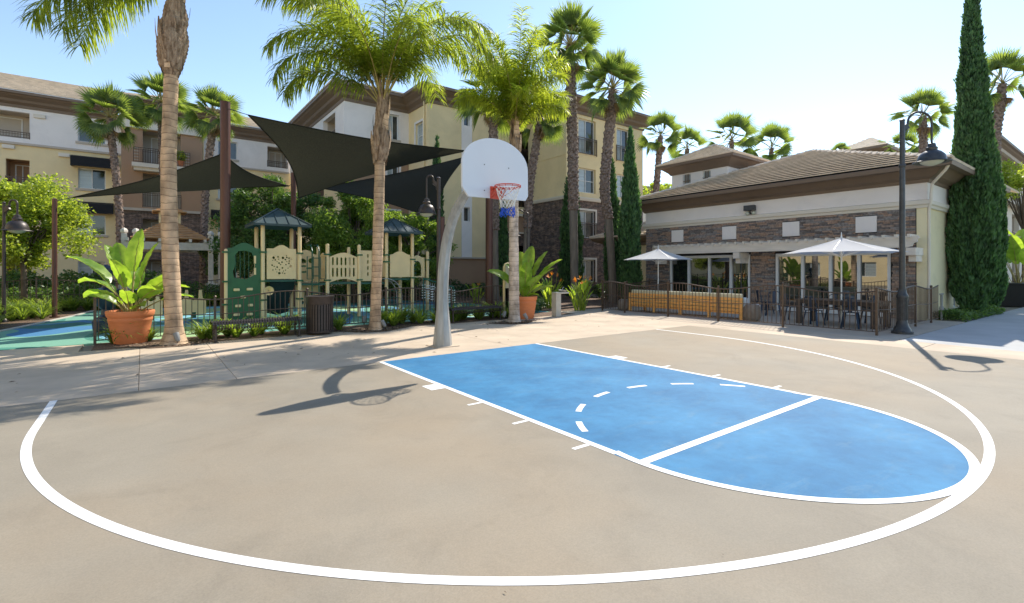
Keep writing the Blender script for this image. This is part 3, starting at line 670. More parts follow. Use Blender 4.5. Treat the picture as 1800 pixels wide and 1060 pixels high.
m_ = MB(); sweep(m_, [(24, Y1), (FX, Y1), (FX, Y0), (24, Y0)], [(.62, 4.90), (.80, 4.90), (.82, 5.02), (.8, 5.05), (.62, 5.05)]); m_.build('gutter', 'eave', CB, True)
MB().add([(FX-.78, Y1+.78, 5.03), (FX-.78, Y0-.78, 5.03), (FX-.8+(Y1-Y0+1.6)/2, (Y0+Y1)/2, 7.38)], [(0, 1, 2)]).build('roof_underlay', 'mortar', CB, True)
E0 = FX-.8; ya, yb = Y0-.8, Y1+.8; hw = (yb-ya)/2; ym = (ya+yb)/2; rz = 7.42
hipx = E0+hw
slope(CB, (E0, yb, 5.06), (E0, ya, 5.06), (hipx, ym+.02, rz), (hipx, ym-.02, rz), 18, step=.088)
slope(CB, (E0, ya, 5.06), (26, ya, 5.06), (hipx, ym, rz), (26, ym, rz), 21, joined=True)
slope(CB, (E0, yb, 5.06), (26, yb, 5.06), (hipx, ym, rz), (26, ym, rz), 21, joined=True)
ridgecaps(CB, (E0, ya, 5.1), (hipx, ym, rz+.03)); ridgecaps(CB, (E0, yb, 5.1), (hipx, ym, rz+.03)); ridgecaps(CB, (hipx, ym, rz+.03), (26, ym, rz+.03))
# stones : individually placed ledge stones on the front
random.seed(77)
stone_meshes = []
for q, sm in enumerate(STONES):
    for v in range(3):
        b = MB(); b.box(-.03, .0, -.5, .5, -.5, .5)
        vs = [(x-(random.uniform(0, .018) if x < 0 else 0), y*(1-.0), z) for x, y, z in b.v]; b.v = vs
        stone_meshes.append(b.mesh('stone', sm))
areas = [(gL[0]-9, 99, 0, 0)]
rects = []
def inside(y, z): return not any(a < y < b and c < z < d for a, b, c, d in hol)
sq = []
for pc in (1523, 1391, 1282.5, 1191.5):
    y = yonx(pc, FX); sq.append((y-.33, y+.33, 2.97, 3.56))
hol = [(gR[0]-.03, gR[1]+.03, -1, 2.34), (gL[0]-.03, gL[1]+.03, -1, 2.34)]+sq
z = 0.02; allst = []
while z < 3.68:
    h = random.choice((.05, .06, .075, .09)); y = Y0+.26
    while y < Y1-.02:
        w_ = random.uniform(.16, .46); y2 = min(y+w_, Y1-.01)
        segs = [(y, y2)]
        for a, b, c, d in hol:
            if z+h > c and z < d:
                ns = []
                for p, q in segs:
                    if q <= a or p >= b: ns.append((p, q))
                    else:
                        if p < a: ns.append((p, a))
                        if q > b: ns.append((b, q))
                segs = ns
        for p, q in segs:
            if q-p > .04: allst.append((p+.004, q-.004, z+.003, min(z+h-.003, 3.69)))
        y = y2
    z += h
vis = [s for s in allst if s[2] > 2.62 or s[0] < gR[0] or (gR[1] < s[0] < gL[0])]
vis.sort(key=lambda s: -((s[1]-s[0]) / dep(FX, s[0])**2))
first = set(vis[:300]); rest = MB()
for s in allst:
    if s in first:
        me = random.choice(stone_meshes)
        piece('stone', me, CB, (FX-.004, (s[0]+s[1])/2, (s[2]+s[3])/2), (random.uniform(.7, 2.0), s[1]-s[0], s[3]-s[2]), world=True)
restm = {i: MB() for i in range(4)}
for s in allst:
    if s in first: continue
    restm[random.randrange(4)].box(FX-.004-random.uniform(.02, .06), FX-.004, s[0], s[1], s[2], s[3])
for i in restm: tag(restm[i].build('ledge_stones', STONES[i], CB, True), kind='stuff')
for a, b, c, d in sq:
    MB().box(FX-.055, FX+.01, a+.01, b-.01, c+.01, d-.01).build('plaster_panel', 'stucco_w', CB, True, bevel=.008)
# glazing
def clubglass(g, mull, dbl):
    a0, a1 = g; mb = MB(); fw = .09
    pb(mb, C1, a0, a0+fw, -.12, .03, .0, 2.3); pb(mb, C1, a1-fw, a1, -.12, .03, 0, 2.3); pb(mb, C1, a0+fw, a1-fw, -.12, .03, 2.18, 2.3); pb(mb, C1, a0+fw, a1-fw, -.12, .03, .02, .16)
    ed = [a0+fw]
    for p in mull:
        c = yonx(p, FX); pb(mb, C1, c-.05, c+.05, -.10, .04, .16, 2.18); ed += [c-.05, c+.05]
    ed = sorted(ed+[a1-fw]); w = mb.build('window', 'whitef', CB, True)
    for i in range(0, len(ed), 2):
        b = MB(); pb(b, C1, ed[i]-.01, ed[i+1]+.01, -.06, -.045, .15, 2.19); b.build('pane', 'bigglass', w, True)
clubglass(gR, (1510, 1460, 1411), 1); clubglass(gL, (1285, 1247, 1211), 1)
# pergola beams over the glazing
pg = MB(); bx = 14.55
yb0, yb1 = yonx(1617, bx), yonx(1148, bx)
panel(pg, [(yb0+.05, 2.75), (yb0, 2.68), (yb0+.06, 2.62), (yb0+.06, 2.55), (yb0+.16, 2.52), (yb0+.2, 2.42), (yb0+.34, 2.38), (yb1, 2.38), (yb1, 2.75)], [], .12, lambda a, b, c: (bx+c, a, b))
pg.build('pergola_beam', 'pergola', CB, True)
n = 30
rm = MB().box(0, .92, -.04, .04, 0, .11).mesh('pergola_rafter', 'pergola')
for i in range(n): piece('pergola_rafter', rm, CB, (bx-.18, yb0+.25+(yb1-yb0-.4)*i/(n-1), 2.70), world=True)
for pc in (1606, 1300, 1158):
    y = yonx(pc, bx+.2); c = MB(); c.box(bx-.10, FX-.02, y-.13, y+.13, 2.12, 2.37); c.box(bx+.06, FX-.02, y-.10, y+.10, 1.92, 2.12); c.build('corbel', 'pergola', CB, True, bevel=.01)
# wall-mounted bits
b = MB(); y = yonx(1322, FX); b.box(FX-.30, FX-.1, y-.22, y+.22, 4.13, 4.35); b.tube([(FX-.2, y, 4.13), (FX-.15, y, 4.02), (FX, y, 4.0)], .03)
b.build('floodlight', 'metal_k', CB, True, bevel=.03)
for dy in (-.15, .12): MB().lathe([(.03, 0), (.07, .03), (.09, .1), (.05, .14)], 12, (FX-.16, y+dy, 3.95)).build('floodlight_lamp', 'lampglass', CB, True, smooth=True)
xw = xony(1675, Y0); z = zat(432, xw, Y0)
b = MB(); b.box(xw-.13, xw+.13, Y0-.22, Y0-.19, z-.22, z+.22); b.box(xw-.13, xw+.13, Y0-.25, Y0, z+.2, z+.25); b.box(xw-.13, xw+.13, Y0-.25, Y0, z-.25, z-.2); b.box(xw-.12, xw-.1, Y0-.24, Y0, z-.2, z+.2); b.box(xw+.1, xw+.12, Y0-.24, Y0, z-.2, z+.2)
wl = b.build('wall_lantern', 'metal_k', CB, True); MB().box(xw-.09, xw+.09, Y0-.185, Y0-.02, z-.19, z+.19).build('lantern_glass', 'lampglass', wl, True)
b = MB(); b.tube([(FX-.6, Y0-.72, 4.98), (FX-.5, Y0-.60, 4.80), (FX-.14, Y0-.20, 4.45), (FX-.12, Y0-.16, 4.1), (FX-.12, Y0-.16, 3.95), (FX-.02, Y0-.1, 3.75), (FX+.04, Y0-.07, 3.6), (FX+.04, Y0-.07, 0.05)], .045, 10)
b.build('downpipe', 'stucco_c', CB, True, smooth=True)
wall(CB, C2, 24.3, 28.6, 0, 3.0, [], 'stucco_g')
wall(CB, ('X', 28.6, 1), Y0+.31, 4, 0, 3.0, [], 'stucco_g')
m_ = MB(); sweep(m_, [(24.2, Y0), (28.6, Y0), (28.6, 4)], [(0, 2.75), (.08, 2.75), (.55, 3.0), (.62, 3.12), (0, 3.12)]); m_.build('eave', 'eave', CB, True)
slope(CB, (24.1, Y0-.65, 3.13), (29.3, Y0-.65, 3.13), (24.1, 0, 4.4), (27, 0, 4.4), 8, joined=True)
# cupola tower on the roof
TX0, TX1, TY0, TY1 = 18.0, 21.2, yonx(1279, 18.0), yonx(1181, 18.0)
for pl_, a, b, nm in ((('X', TX0, -1), TY0+.003, TY1-.003, 1), (('Y', TY0, -1), TX0+.004, TX1, 0), (('Y', TY1, 1), TX0+.004, TX1, 0)):
    hh = []
    if nm: hh = [(yonx(1214, TX0), yonx(1200, TX0), 5.55, 6.75), (yonx(1249, TX0), yonx(1235, TX0), 5.55, 6.75)]
    wall(CB, pl_, a, b, 4.8, 7.0, hh, 'stucco_w')
    for h in hh:
        w = window(CB, pl_, *h, mull=(), panes=('blind',), fw=.03, rec=.1)
        g = MB(); a0, a1, z0, z1 = h
        for f in (.3, .7): pb(g, pl_, a0+(a1-a0)*f-.015, a0+(a1-a0)*f+.015, -.06, -.03, z0, z1); pb(g, pl_, a0, a1, -.061, -.031, z0+(z1-z0)*f-.015, z0+(z1-z0)*f+.015)
        pb(g, pl_, a0, a1, -.062, -.032, (z0+z1)/2-.015, (z0+z1)/2+.015); pb(g, pl_, (a0+a1)/2-.015, (a0+a1)/2+.015, -.059, -.029, z0, z1)
        g.build('lattice', 'eave', w, True)
tc = [(TX1, TY1), (TX0, TY1), (TX0, TY0), (TX1, TY0)]
m_ = MB(); sweep(m_, tc, [(0, 6.8), (.06, 6.8), (.12, 6.9), (.42, 7.15), (.60, 7.18), (.60, 7.3), (0, 7.3)]); m_.build('eave', 'eave', CB, True)
e = .62; ax, ay, az = (TX0+TX1)/2, (TY0+TY1)/2, 8.38
P4 = [(TX0-e, TY1+e, 7.3), (TX0-e, TY0-e, 7.3), (TX1+e, TY0-e, 7.3), (TX1+e, TY1+e, 7.3)]
for i in range(4):
    slope(CB, P4[i], P4[(i+1) % 4], (ax, ay, az), (ax, ay, az), 9, joined=i != 0)
    ridgecaps(CB, P4[i], (ax, ay, az+.04), w=.16)
# lower wing to the left of the clubhouse
WG = empty('clubhouse_wing', (18, 10, 0), 'low yellow wing with tiled eave between the clubhouse and the tall palms', 'building')
wall(WG, ('X', 16.0, -1), 7.55, 10.8, 0, 3.35, [], 'stucco_y'); wall(WG, ('Y', 10.8, 1), 16.0, 22, 0, 3.35, [], 'stucco_y')
m_ = MB(); sweep(m_, [(22, 10.8), (16.0, 10.8), (16.0, 7.5)], [(0, 2.95), (.08, 2.95), (.12, 3.1), (.55, 3.3), (.62, 3.42), (0, 3.42)]); m_.build('eave', 'eave', WG, True)
slope(WG, (15.35, 11.45, 3.43), (15.35, 7.5, 3.43), (18.6, 8.6, 4.6), (18.6, 7.5, 4.6), 10); slope(WG, (15.35, 11.45, 3.43), (22, 11.45, 3.43), (18.6, 8.6, 4.6), (22, 8.6, 4.6), 10, joined=True)
ridgecaps(WG, (15.35, 11.45, 3.46), (18.6, 8.6, 4.63))
# ---- distant buildings
FB = empty('apartment_building', (*dp(1790, 34), 0), 'beige apartment block with railed balconies at the far right edge behind the cypresses', 'apartment building')
x, y = dp(1752, 33); x = round(x, 2); pf = ('Y', y, -1)
bb = []
for k in range(3):
    z0 = .4+3.05*k; bb += [(x+1.0, x+2.6, z0+.5, z0+2.3), (x+5.5, x+8.5, z0, z0+2.3), (x+10.5, x+12.5, z0+.5, z0+2.3)]
wall(FB, pf, x-6, x+30, 0, 9.4, bb, 'stucco_c')
for a, b, z0, z1 in bb:
    if b-a > 2.5: recess(FB, pf, a, b, z0, z1, m='trim', rail=1.0)
    else: window(FB, pf, a, b, z0, z1, rail=.7)
for k in (1, 2, 3): m_ = MB(); pb(m_, pf, x-6, x+30, .01, .5, .1+3.05*k, .38+3.05*k); m_.build('string_course', 'trim', FB, True)
m_ = MB(); sweep(m_, [(x-6, y), (x+30, y)], [(o, z-2.9) for o, z in CORN]); m_.build('cornice', 'eave', FB, True)
FT = empty('distant_building', (*dp(1545, 47), 0), 'distant white building with pyramid tiled roof above the clubhouse ridge', 'building')
xx, yy = dp(1545, 46); xx2 = xx+5.0
za = 12.6
MB().box(xx, xx2, yy, yy+2.8, 0, za).build('wall', 'stucco_w', FT, True)
e = .9; q = [(xx-e, yy+2.8+e, za+.5), (xx-e, yy-e, za+.5), (xx2+e, yy-e, za+.5), (xx2+e, yy+2.8+e, za+.5)]
m_ = MB(); sweep(m_, [(xx2, yy+2.8), (xx, yy+2.8), (xx, yy), (xx2, yy), (xx2, yy+2.8)], [(0, za-.3), (.15, za-.3), (e, za+.3), (e, za+.5), (0, za+.5)]); m_.build('eave', 'eave', FT, True)
for i in range(4): slope(FT, q[i], q[(i+1) % 4], ((xx+xx2)/2, yy+1.4, za+2.1), ((xx+xx2)/2, yy+1.4, za+2.1), 9, joined=True)
window(FT, ('Y', yy-.12, -1), xx+.6, xx+2.2, za-1.7, za-.5, rec=.0, panes=('glass',), mull=(.5,))
FT2 = empty('distant_building', (*dp(1160, 60), 0), 'distant low building with dark eave behind the slim fan palm, left of the cupola', 'building')
xx, yy = dp(1128, 58); xx2 = xx+7; za = hz(335, 58)
MB().box(xx, xx2, yy, yy+8, 0, za).build('wall', 'stucco_c', FT2, True)
m_ = MB(); sweep(m_, [(xx, yy+8), (xx, yy), (xx2, yy), (xx2, yy+8)], [(0, za-.4), (.3, za-.4), (1.0, za), (1.0, za+.3), (0, za+.3)]); m_.build('eave', 'eave', FT2, True)
slope(FT2, (xx-1, yy-1, za+.3), (xx2+1, yy-1, za+.3), (xx+3, yy+4, za+1.5), (xx2-3, yy+4, za+1.5), 8, joined=True)
# the building across the court that the clubhouse glass mirrors
RB = empty('apartment_building', (-24, 5, 0), 'sunlit yellow apartment block across the court, mirrored in the clubhouse glass', 'apartment building')
pr = ('X', -24, 1); hh = []
for k in range(4):
    for j in range(8): hh.append((-22+j*5.2, -20+j*5.2, .9+3.05*k, 2.4+3.05*k))
wall(RB, pr, -26, 24, 0, 12, hh, 'stucco_y')
for a, b, z0, z1 in hh: window(RB, pr, a, b, z0, z1)
m_ = MB(); sweep(m_, [(-24, 24), (-24, -26)][::-1], CORN); m_.build('cornice', 'eave', RB, True)
# ================================================================== FENCES
picket_me = MB().box(-.008, .008, -.008, .008, 0, 1).mesh('picket', 'fence')
picket_thin = MB().tube([(0, 0, 0), (0, 0, 1)], .008, 6).mesh('picket', 'fence')
def fence(name, label, a, b, posts, topf, zmid=.42, zbot=.09, step=.125, group=None, pick=True, cap=True):
    a = Vector(a); b = Vector(b); L_ = (b-a).length; d = (b-a)/L_
    f = empty(name, (a.x, a.y, 0), label, 'fence', group)
    P = lambda s: (a.x+d.x*s, a.y+d.y*s)
    n = max(4, int(L_/.12))
    for nm, fn, r in (('top_rail', topf, .02), ('middle_rail', lambda s: topf(s)*.35+zmid*.35+.08, .012), ('bottom_rail', lambda s: zbot, .013)):
        MB().tube([(*P(L_*i/n), fn(L_*i/n)) for i in range(n+1)], r, 6).build(nm, 'fence', f, True, smooth=True)
    for s in posts:
        m = MB(); x, y = P(s); h = topf(s)+.05; m.box(x-.026, x+.026, y-.026, y+.026, 0, h)
        if cap: m.lathe([(.026, 0), (.036, .012), (.036, .03), (.02, .05)], 10, (x, y, h))
        m.build('post', 'fence', f, True)
    s = step/2
    if pick:
        while s < L_:
            if min(abs(s-q) for q in posts) > .04:
                x, y = P(s); piece('picket', picket_me, f, (x, y, zbot), (1, 1, topf(s)-zbot), world=True)
            s += step
    return f
def wave(h, amp, lam, ph=0): return lambda s: h+amp*sin(2*pi*s/lam+ph)
# playground fence along the bench side
fence('metal_fence', 'low brown wavy topped fence between the benches and the playground', (-6.1, 5.82), (5.3, 5.82), [0, 2.3, 4.5, 6.8, 9.1, 11.4], wave(1.0, .085, 3.4, .4))
fence('metal_fence', 'short fence run behind the right terracotta pot, bending away', (5.3, 5.82), (7.4, 8.6), [0, 1.7, 3.4], wave(1.03, .05, 3.2))
fence('metal_fence', 'rear playground fence in front of the stone apartment wall', (7.4, 13.6), (3.6, 18.2), [0, 2, 4, 5.9], wave(1.1, .05, 3.2), step=.14)
fence('metal_fence', 'rear playground fence behind the rubber surface at left, below the trees', (-13, 18.3), (2.5, 18.3), [0, 2.2, 4.4, 6.6, 8.8, 11, 13.2, 15.4], wave(1.2, .07, 3.6), step=.16)
fence('metal_fence', 'wavy fence at the far left edge beside the strap leaf plants', (-10.8, 9.6), (-10.0, 16), [0, 2.1, 4.2, 6.4], wave(1.2, .09, 3.0), step=.13)
# patio fence
FPX = 9.6; pA, pB = 5.15, -4.13
fence('patio_fence', 'long brown wavy patio fence in front of the orange sofa and umbrella table', (FPX, pA), (FPX, pB), [0, 1.15, 3.1, 5.0, 7.0, 9.28], wave(1.12, .075, 3.3, 1.2))
fence('patio_fence', 'short return of the patio fence running to the clubhouse corner behind the lamp post', (FPX+.03, pB), (FX-.1, pB), [1.6, 3.2, 4.8], wave(1.13, .06, 3.2, 2))
fence('patio_fence', 'left return of the patio fence in front of the cypress', (FPX+.03, pA+.1), (FX+.4, pA+.9), [1.9, 3.8, 5.7], wave(1.1, .05, 3.2, 0))
# ================================================================== HOOP
bx_, by_ = gp(778, 608)
HP = empty('basketball_hoop', (bx_, by_, 0), 'white fan backboard with orange rim on a curved galvanised pole', 'basketball hoop')
path = []; rad = []
pts = [(0, 0, 0, .215), (0, 0, .42, .172), (0, 0, .80, .135), (0, 0, .90, .130), (0, -.01, 1.3, .125), (0, -.05, 1.7, .122), (0, -.14, 2.1, .118), (0, -.29, 2.48, .113), (0, -.52, 2.83, .106), (0, -.84, 3.12, .098), (0, -1.22, 3.32, .088), (0, -1.6, 3.40, .08)]
def crom(ps, m=6):
    out = []
    for i in range(len(ps)-1):
        p0 = ps[max(i-1, 0)]; p1 = ps[i]; p2 = ps[i+1]; p3 = ps[min(i+2, len(ps)-1)]
        for k in range(m):
            t = k/m; out.append(tuple(.5*((2*p1[j])+(-p0[j]+p2[j])*t+(2*p0[j]-5*p1[j]+4*p2[j]-p3[j])*t*t+(-p0[j]+3*p1[j]-3*p2[j]+p3[j])*t**3) for j in range(len(p1))))
    out.append(ps[-1]); return out
low = pts[:4]; up = crom(pts[3:], 6)
allp = low[:3]+up
mb = MB(); mb.tube([(p[0], p[1], p[2]) for p in allp], [p[3] for p in allp], 8, rot=pi/8); mb.build('pole', 'galv', HP)
mb = MB(); mb.box(-.27, .27, -.27, .27, -.02, .015); mb.build('base_plate', 'conc', HP)
BY = -.90-by_; bx0 = .09-bx_
fan = [(-.62, 3.0), (.70, 3.03), (.76, 3.12), (.755, 3.62)]+[(.0+.755*cos(t), 3.62+.52*sin(t)) for t in [pi*k/28 for k in range(1, 28)]]+[(-.755, 3.62), (-.755, 3.17)]
mb = MB(); panel(mb, fan, [], .045, lambda a, b, c: (a+bx0, BY+c, b)); mb.build('backboard', 'board', HP, smooth=False, bevel=.012)
mb = MB()
for a, b in ((-.28, 3.62), (.28, 3.62), (-.28, 3.14), (.28, 3.14)): mb.tube([(a+bx0, BY-.023, b), (a+bx0, BY-.032, b)], .010, 8)
mb.build('bolt', 'metal_k', HP)
mb = MB()
for a in (-.28, .28): mb.beam((a+bx0, BY+.03, 3.1), (a+bx0, BY+.03, 3.7), .05, .05); mb.beam((a+bx0, BY+.05, 3.45), (0, BY+.22, 3.38), .04, .04)
mb.beam((-.3+bx0, BY+.05, 3.36), (.3+bx0, BY+.05, 3.36), .08, .1); mb.build('backboard_bracket', 'galv', HP)
RZ = 3.2; rr = .235; rcx, rcy = bx0-.02, BY-.40
mb = MB(); ring = [(rcx+rr*cos(2*pi*k/40), rcy+rr*sin(2*pi*k/40), RZ) for k in range(41)]; mb.tube(ring, .0095, 8, cap=False)
ring = [(rcx+(rr-.004)*cos(2*pi*k/40), rcy+(rr-.004)*sin(2*pi*k/40), RZ-.024) for k in range(41)]; mb.tube(ring, .007, 6, cap=False)
for k in range(12):
    t = 2*pi*(k+.5)/12; mb.tube([(rcx+(rr+.004)*cos(t), rcy+(rr+.004)*sin(t), RZ-.005), (rcx+(rr+.006)*cos(t), rcy+(rr+.006)*sin(t), RZ-.04)], .006, 5)
mb.build('rim', 'red', HP, smooth=True)
mb = MB(); mb.box(rcx-.13, rcx+.13, BY-.05, BY-.02, RZ-.20, RZ+.03); mb.box(rcx-.11, rcx+.11, BY-.17, BY-.05, RZ-.014, RZ+.012)
for s_ in (-1, 1): mb.beam((rcx+s_*.10, BY-.06, RZ-.16), (rcx+s_*.09, BY-.24, RZ-.015), .008, .05)
for s_ in (-1, 1): mb.tube([(rcx+s_*.12, BY-.05, RZ-.17), (rcx+s_*.16, BY-.2, RZ-.1), (rcx+s_*.2, BY-.33, RZ-.02)], .008, 6)
mb.build('rim_bracket', 'red', HP)
def netpart(z0, z1, lv, rf, m, name, thick, jit):
    mb = MB(); K = 12; random.seed(4)
    rows = []
    for i in range(lv+1):
        z = z0+(z1-z0)*i/lv
        rows.append([(rcx+rf(z)*cos(2*pi*(k+(i % 2)*.5)/K)+random.gauss(0, jit), rcy+rf(z)*sin(2*pi*(k+(i % 2)*.5)/K)+random.gauss(0, jit), z+random.gauss(0, jit)) for k in range(K)])
    for i in range(lv):
        for k in range(K):
            a = rows[i][k]; o = 0 if i % 2 == 0 else 1
            for b in (rows[i+1][(k-1+o) % K], rows[i+1][(k+o) % K]): mb.tube([a, b], thick, 4, cap=False)
    mb.build(name, m, HP)
RF = lambda z: .125+.105*max(0, (z-2.86)/.34)**1.0 if z > 2.86 else .125
netpart(RZ-.035, 3.0, 3, RF, 'red' if False else 'net', 'net', .0055, .003); netpart(3.0, 2.80, 3, RF, 'net', 'net', .0055, .004); netpart(2.80, 2.64, 3, lambda z: .128, 'netb', 'net_tip', .008, .012)
# ================================================================== LAMP POSTS
def lamp(px, py, d=None, H=5.57, arm=1.02, sh=.40, side=(1, 0), label='', base=True, m='metal_k', fixk=1.0, drop=.55):
    x, y = gp(px, py) if d is None else dp(px, d)
    t = empty('street_lamp', (x, y, 0), label, 'lamp post', 'gooseneck lamp posts')
    k = fixk; mb = MB()
    if base:
        mb.lathe([(.29*k, 0), (.29*k, .05), (.24*k, .07), (.22*k, .13), (.17*k, .2), (.15*k, .3), (.14*k, .34)], 24)
        mb.lathe([(.14*k, .34), (.145*k, .9), (.165*k, .95), (.165*k, .99), (.12*k, 1.05), (.105*k, 1.15)], 16, caps=False)
        for j in range(16):
            a = 2*pi*j/16; mb.box(.138*k*cos(a)-.008, .138*k*cos(a)+.008, .138*k*sin(a)-.008, .138*k*sin(a)+.008, .36, .9)
    else: mb.lathe([(.12*k, 0), (.12*k, .05), (.06*k, .12)], 12)
    mb.build('base', m, t, smooth=True)
    mb = MB(); r = .075*k if base else .05*k
    mb.tube([(0, 0, .2), (0, 0, H*.72), (0, 0, H*.73), (0, 0, H)], [r*1.15, r, r*.95, r*.9], 14); mb.lathe([(r, 0), (r*1.25, .02), (r*1.25, .07), (r, .09)], 14, (0, 0, H*.78)); mb.lathe([(r, 0), (r*1.15, .02), (r*.3, .06)], 14, (0, 0, H)); mb.build('pole', m, t, smooth=True)
    sx_, sy2 = side; hh = arm*.5
    pts_ = [(0, H-.22), (.12, H-.16), (.17, H-.02)]+[(.17+(arm-.17)/2*(1-cos(a)), H-.02+hh*.62*sin(a)) for a in [pi*j/14 for j in range(1, 14)]]+[(arm, H-.02), (arm, H-drop)]
    mb = MB(); mb.tube([(sx_*a, sy2*a, z) for a, z in pts_], .032*k, 10); mb.tube([(sx_*.06, sy2*.06, H-.35), (sx_*.1, sy2*.1, H-.2), (sx_*.2, sy2*.2, H-.05)], .022*k, 8)
    mb.beam((0, 0, H-.22), (sx_*.16, sy2*.16, H-.12), .07*k, .16*k); mb.build('arm', m, t, smooth=True)
    mb = MB(); zc = H-drop
    prof = [(.03, .0), (.08, -.02), (.095, -.10), (.13, -.13), (.12, -.2), (.2, -.24), (.34*sh/.40, -.33), (.37*sh/.4, -.42), (.38*sh/.4, -.47), (.49*sh/.4, -.50), (.5*sh/.4, -.515), (.37*sh/.4, -.50), (.3*sh/.4, -.38), (.1, -.28)]
    mb.lathe([(a*1.0, b) for a, b in prof], 28, (sx_*arm, sy2*arm, zc), caps=False); s_ = mb.build('lamp_shade', m, t, smooth=True)
    mb = MB(); mb.lathe([(.01, -.60), (.12*sh/.4, -.59), (.24*sh/.4, -.55), (.31*sh/.4, -.50), (.30*sh/.4, -.44)], 20, (sx_*arm, sy2*arm, zc), caps=False); mb.build('lamp_lens', 'lampglass', s_, smooth=True)
    return t
rgt = (cy_, -sy_)
lamp(1586, 586, H=5.55, arm=.88, sh=.33, fixk=.82, side=(cy_*.96+sy_*.1, -sy_*.96+cy_*.1), label='tall dark gooseneck lamp post standing at the corner of the patio fence', m='metal_k')
lamp(771, 566, H=4.55, arm=.38, sh=.29, side=(-cy_, sy_), label='slim grey lamp post just behind the curved hoop pole', m='metal_b', fixk=.85, drop=.62)
lamp(7, 0, d=15.5, H=3.75, arm=.42, sh=.30, side=rgt, label='grey lamp post at the far left edge in front of the round green tree', m='metal_b', base=False, fixk=.9, drop=.35)
lamp(927, 0, d=24, H=4.4, arm=.62, sh=.26, side=(-cy_, sy_), label='distant lamp post between the net and the stone wall, behind the right potted plant', m='metal_b', base=False, fixk=.9, drop=.6)
# ================================================================== SHADE SAILS AND POSTS
def spost(px, d, pyt, r, label):
    x, y = dp(px, d); z = hz(pyt, d); r /= sqrt(1+((px-900)/863)**2)*.97
    mb = MB(); mb.tube([(0, 0, 0), (0, 0, z)], r, 20); t = empty('shade_post', (x, y, 0), label, 'post', 'red brown shade sail posts'); mb.build('pole', 'rust', t, smooth=True)
    mb = MB(); mb.lathe([(r*1.02, 0), (r*1.02, .03), (r*.3, .05)], 16, (0, 0, z)); mb.build('cap', 'rust', t)
    mb = MB(); mb.lathe([(r*1.9, 0), (r*1.9, .03)], 16, (0, 0, .01)); mb.build('base_plate', 'rust', t)
    return (x, y, z)
p1 = spost(96, 17, 351, .095, 'short red brown shade sail post at left in front of the round green tree')
p2 = spost(396, 15.8, 181, .165, 'thick tall brown post between the left palm and the green climbing panel')
p3 = spost(516, 22, 305, .12, 'brown post rising behind the left play tower')
p4 = spost(860, 23.2, 262, .17, 'thick red brown post below the backboard, right of the curved pole')
p5 = spost(776, 20, 383, .13, 'short brown post directly behind the slim grey lamp')
def sail(name, corners, label, sag=.12, droop=0, n=22):
    """corners: three world points; concave edges, tensioned membrane"""
    A, B, C = [Vector(c) for c in corners]; cen = (A+B+C)/3; N_ = n; vs = []; idx = {}; fs = []
    for i in range(N_+1):
        for j in range(N_+1-i):
            u, v = i/N_, j/N_; w = 1-u-v
            p = A*w+B*u+C*v
            k = sag*(4*w*u*(1-v)**1+4*u*v*(1-w)+4*v*w*(1-u))
            p = p+(cen-p)*k*(1-27*u*v*w*.9)
            p.z -= droop*27*u*v*w
            idx[i, j] = len(vs); vs.append(p)
    for i in range(N_):
        for j in range(N_-i):
            fs.append((idx[i, j], idx[i+1, j], idx[i, j+1]))
            if i+j < N_-1: fs.append((idx[i+1, j], idx[i+1, j+1], idx[i, j+1]))
    t = empty(name, tuple(cen), label, 'shade sail', 'black shade sails over the playground')
    mb = MB(); mb.add(vs, fs); o = mb.build('fabric', 'sail', t, True, smooth=2)
    hm = MB()
    e1 = [vs[idx[i, 0]] for i in range(N_+1)]; e2 = [vs[idx[N_-j, j]] for j in range(N_+1)]; e3 = [vs[idx[0, N_-j]] for j in range(N_+1)]
    for e in (e1, e2, e3): hm.tube(e, .022, 5)
    hm.build('hem', 'sail', t, True)
    cb = MB()
    return t, cb
def cable(t, a, b):
    MB().tube([a, b], .012, 6).build('cable', 'metal_k', t, True)
c = (*dp(128, 17.4), hz(347, 17.4)); b_ = (*dp(392, 15.8), hz(270, 15.8)); c3 = (*dp(508, 21.8), hz(327, 21.8)); 
t, _ = sail('shade_sail', (c, b_, c3), 'low black shade sail left of the tall brown post', .17, .25); cable(t, c, (p1[0], p1[1], p1[2]-.05)); cable(t, c3, (p3[0], p3[1], p3[2]-.4))
a2 = (*dp(436, 15.6), hz(202, 15.6)); b2_ = (*dp(525, 20.5), hz(348, 20.5)); c2_ = (*dp(821, 22.6), hz(265, 22.6))
t, _ = sail('shade_sail', (a2, b2_, c2_), 'largest black shade sail, spanning from the tall brown post to the backboard', .15, .45); cable(t, a2, (p2[0], p2[1], p2[2]-.15)); cable(t, c2_, (p4[0], p4[1], p4[2]-.1)); cable(t, b2_, (p3[0], p3[1], p3[2]-1))
a3 = (*dp(560, 22.5), hz(330, 22.5)); b3_ = (*dp(762, 20.2), hz(384, 20.2)); c3_ = (*dp(818, 22.9), hz(276, 22.9))
t, _ = sail('shade_sail', (a3, b3_, c3_), 'lower right black shade sail behind the gooseneck lamp', .13, .1); cable(t, c3_, (p4[0], p4[1], p4[2]-.3)); cable(t, a3, (p3[0], p3[1], p3[2]-1.3)); cable(t, b3_, p5)
